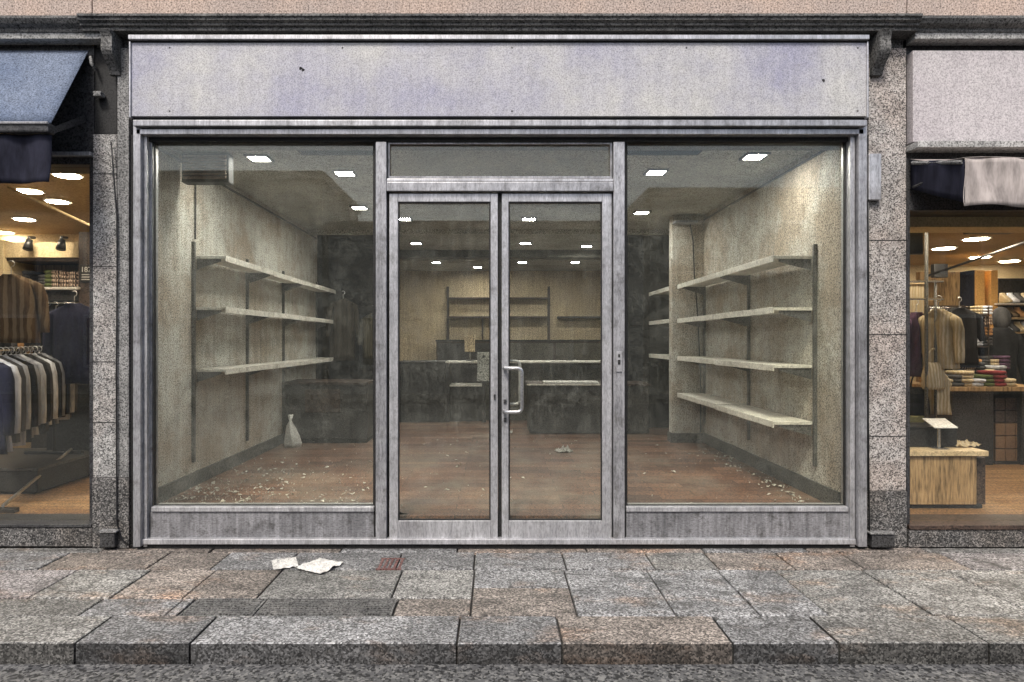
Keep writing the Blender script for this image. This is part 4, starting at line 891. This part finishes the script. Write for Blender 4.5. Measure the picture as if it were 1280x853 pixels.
# black display tops and dark mannequin
garment('display_shirt', 'black printed top displayed between the cream jacket and striped stacks', Xp(1199, 2.9), 2.9, Zp(386, 2.9), .72, FB['black'], None, 0, .24, .4, True, 1., 'shirt')
def mannequin():
    x, y = Xp(1251, 3.6), 3.6; zb = .17; zt_ = Zp(384, 3.6)
    t = thing('mannequin', 'mannequin dressed in a black hooded jacket standing before the shoe wall', 'mannequin', (x, y, zb))
    H = zt_-zb
    MB().loft([(x, y, zb, .16, .14), (x, y, zb+.02, .16, .14)], 20).build('base', M['chrome'], t)
    mb = MB(); 
    for s in (-1, 1): mb.tube([(x+s*.08, y, zb+.02), (x+s*.085, y, zb+.25*H), (x+s*.085, y, zb+.5*H)], [.05, .065, .09], 12)
    mb.build('trousers', FB['black'], t, 0, True)
    mb = MB(); mb.loft([(x, y, zb+.46*H, .19, .13), (x, y, zb+.56*H, .18, .125), (x, y, zb+.7*H, .20, .13), (x, y, zb+.79*H, .215, .12), (x, y, zb+.83*H, .15, .10), (x, y, zb+.855*H, .09, .085)], 24, .08, 6)
    for s in (-1, 1): mb.tube([(x+s*.19, y, zb+.79*H), (x+s*.255, y, zb+.73*H), (x+s*.28, y-.03, zb+.58*H), (x+s*.27, y-.10, zb+.46*H)], [.07, .07, .06, .05], 12)
    mb.build('jacket', FB['black'], t, 0, True)
    MB().loft([(x, y, zb+.84*H, .06, .07), (x, y-.01, zb+.875*H, .085, .095), (x, y-.012, zb+.92*H, .10, .115), (x, y, zb+.965*H, .092, .105), (x, y, zb+.99*H, .055, .065), (x, y, zb+H, .02, .025)], 20).build('head', FB['dgrey'], t, 0, True)
mannequin()
for i, (px, c) in enumerate(((1163, 'purple'), (1169, 'black'), (1176, 'dgrey'), (1183, 'black'), (1188, 'purple'), (1208, 'navy'))):
    garment('hanging_shirt', '%s shirt on the rear rail of the plinth shop, %s from the pillar' % ({'purple': 'purple brown', 'dgrey': 'charcoal'}.get(c, c), words_[i]), Xp(px, 3.7), 3.7+.02*i, Zp(392, 3.7), .75, FB[c], 'shirts on the rear rail of the plinth shop', .5+R.uniform(-.2, .2), .17, .5, True, i*1.1, 'shirt', Zp(386, 3.7)-.01)
cr = thing('clothes_rail', 'thin chrome clothes rail with dark shirts at the rear of the plinth shop', 'clothes rail', (7, 3.75, .17))
MB().tube([(Xp(1158, 3.7), 3.7, Zp(385, 3.7)), (Xp(1212, 3.7), 3.82, Zp(385, 3.7))], .012, 8).build('rail', M['chrome'], cr, 0, True)
for px in (1158, 1212): MB().tube([(Xp(px, 3.7), 3.7+(.12 if px > 1200 else 0), .171), (Xp(px, 3.7), 3.7+(.12 if px > 1200 else 0), Zp(385, 3.7)-.012)], .014, 8).build('post', M['black'], cr)

# ------------------------------------------------------------------ the other side of the street, seen only as a reflection in the glass
def opposite(x0, x1, h, label, col):
    op = thing('opposite_building', label, 'building', ((x0+x1)/2, -16, 0))
    MB().box(x0, x1, -19, -14.0, -.1, h).build('wall', surf('render_front', col, sc(col, .8), .6, 10., .2, .9), op)
    MB().box(x0-.1, x1+.1, -19.1, -13.8, h+.002, h+.25).build('eaves', M['cornice'], op)
    n = int((x1-x0)/2.6)
    for k in range(n):
        for zz in (.8, 3.6):
            if zz+1.6 > h-.2: continue
            xm = x0+(k+.5)*(x1-x0)/n
            wn = MB().box(xm-.65, xm+.65, -13.999, -13.93, zz, zz+1.6).build('window', M['white'], op); MB().box(xm-.53, xm+.53, -13.929, -13.92, zz+.1, zz+1.5).build('pane', M['gap'], wn)
opposite(-26, -5.2, 6.4, 'pale rendered house front reflected in the three-shelf window', (.42, .40, .36))
opposite(-5, 4.4, 4.9, 'low grey house front reflected in the double door', (.30, .30, .30))
opposite(4.6, 26, 5.9, 'ochre house front reflected in the four-shelf window', (.44, .36, .25))
tag(MB().box(-40, 40, -14, -12.4, -.2, .02).build('far_pavement', M['mortar']), None, None, None, 'structure')
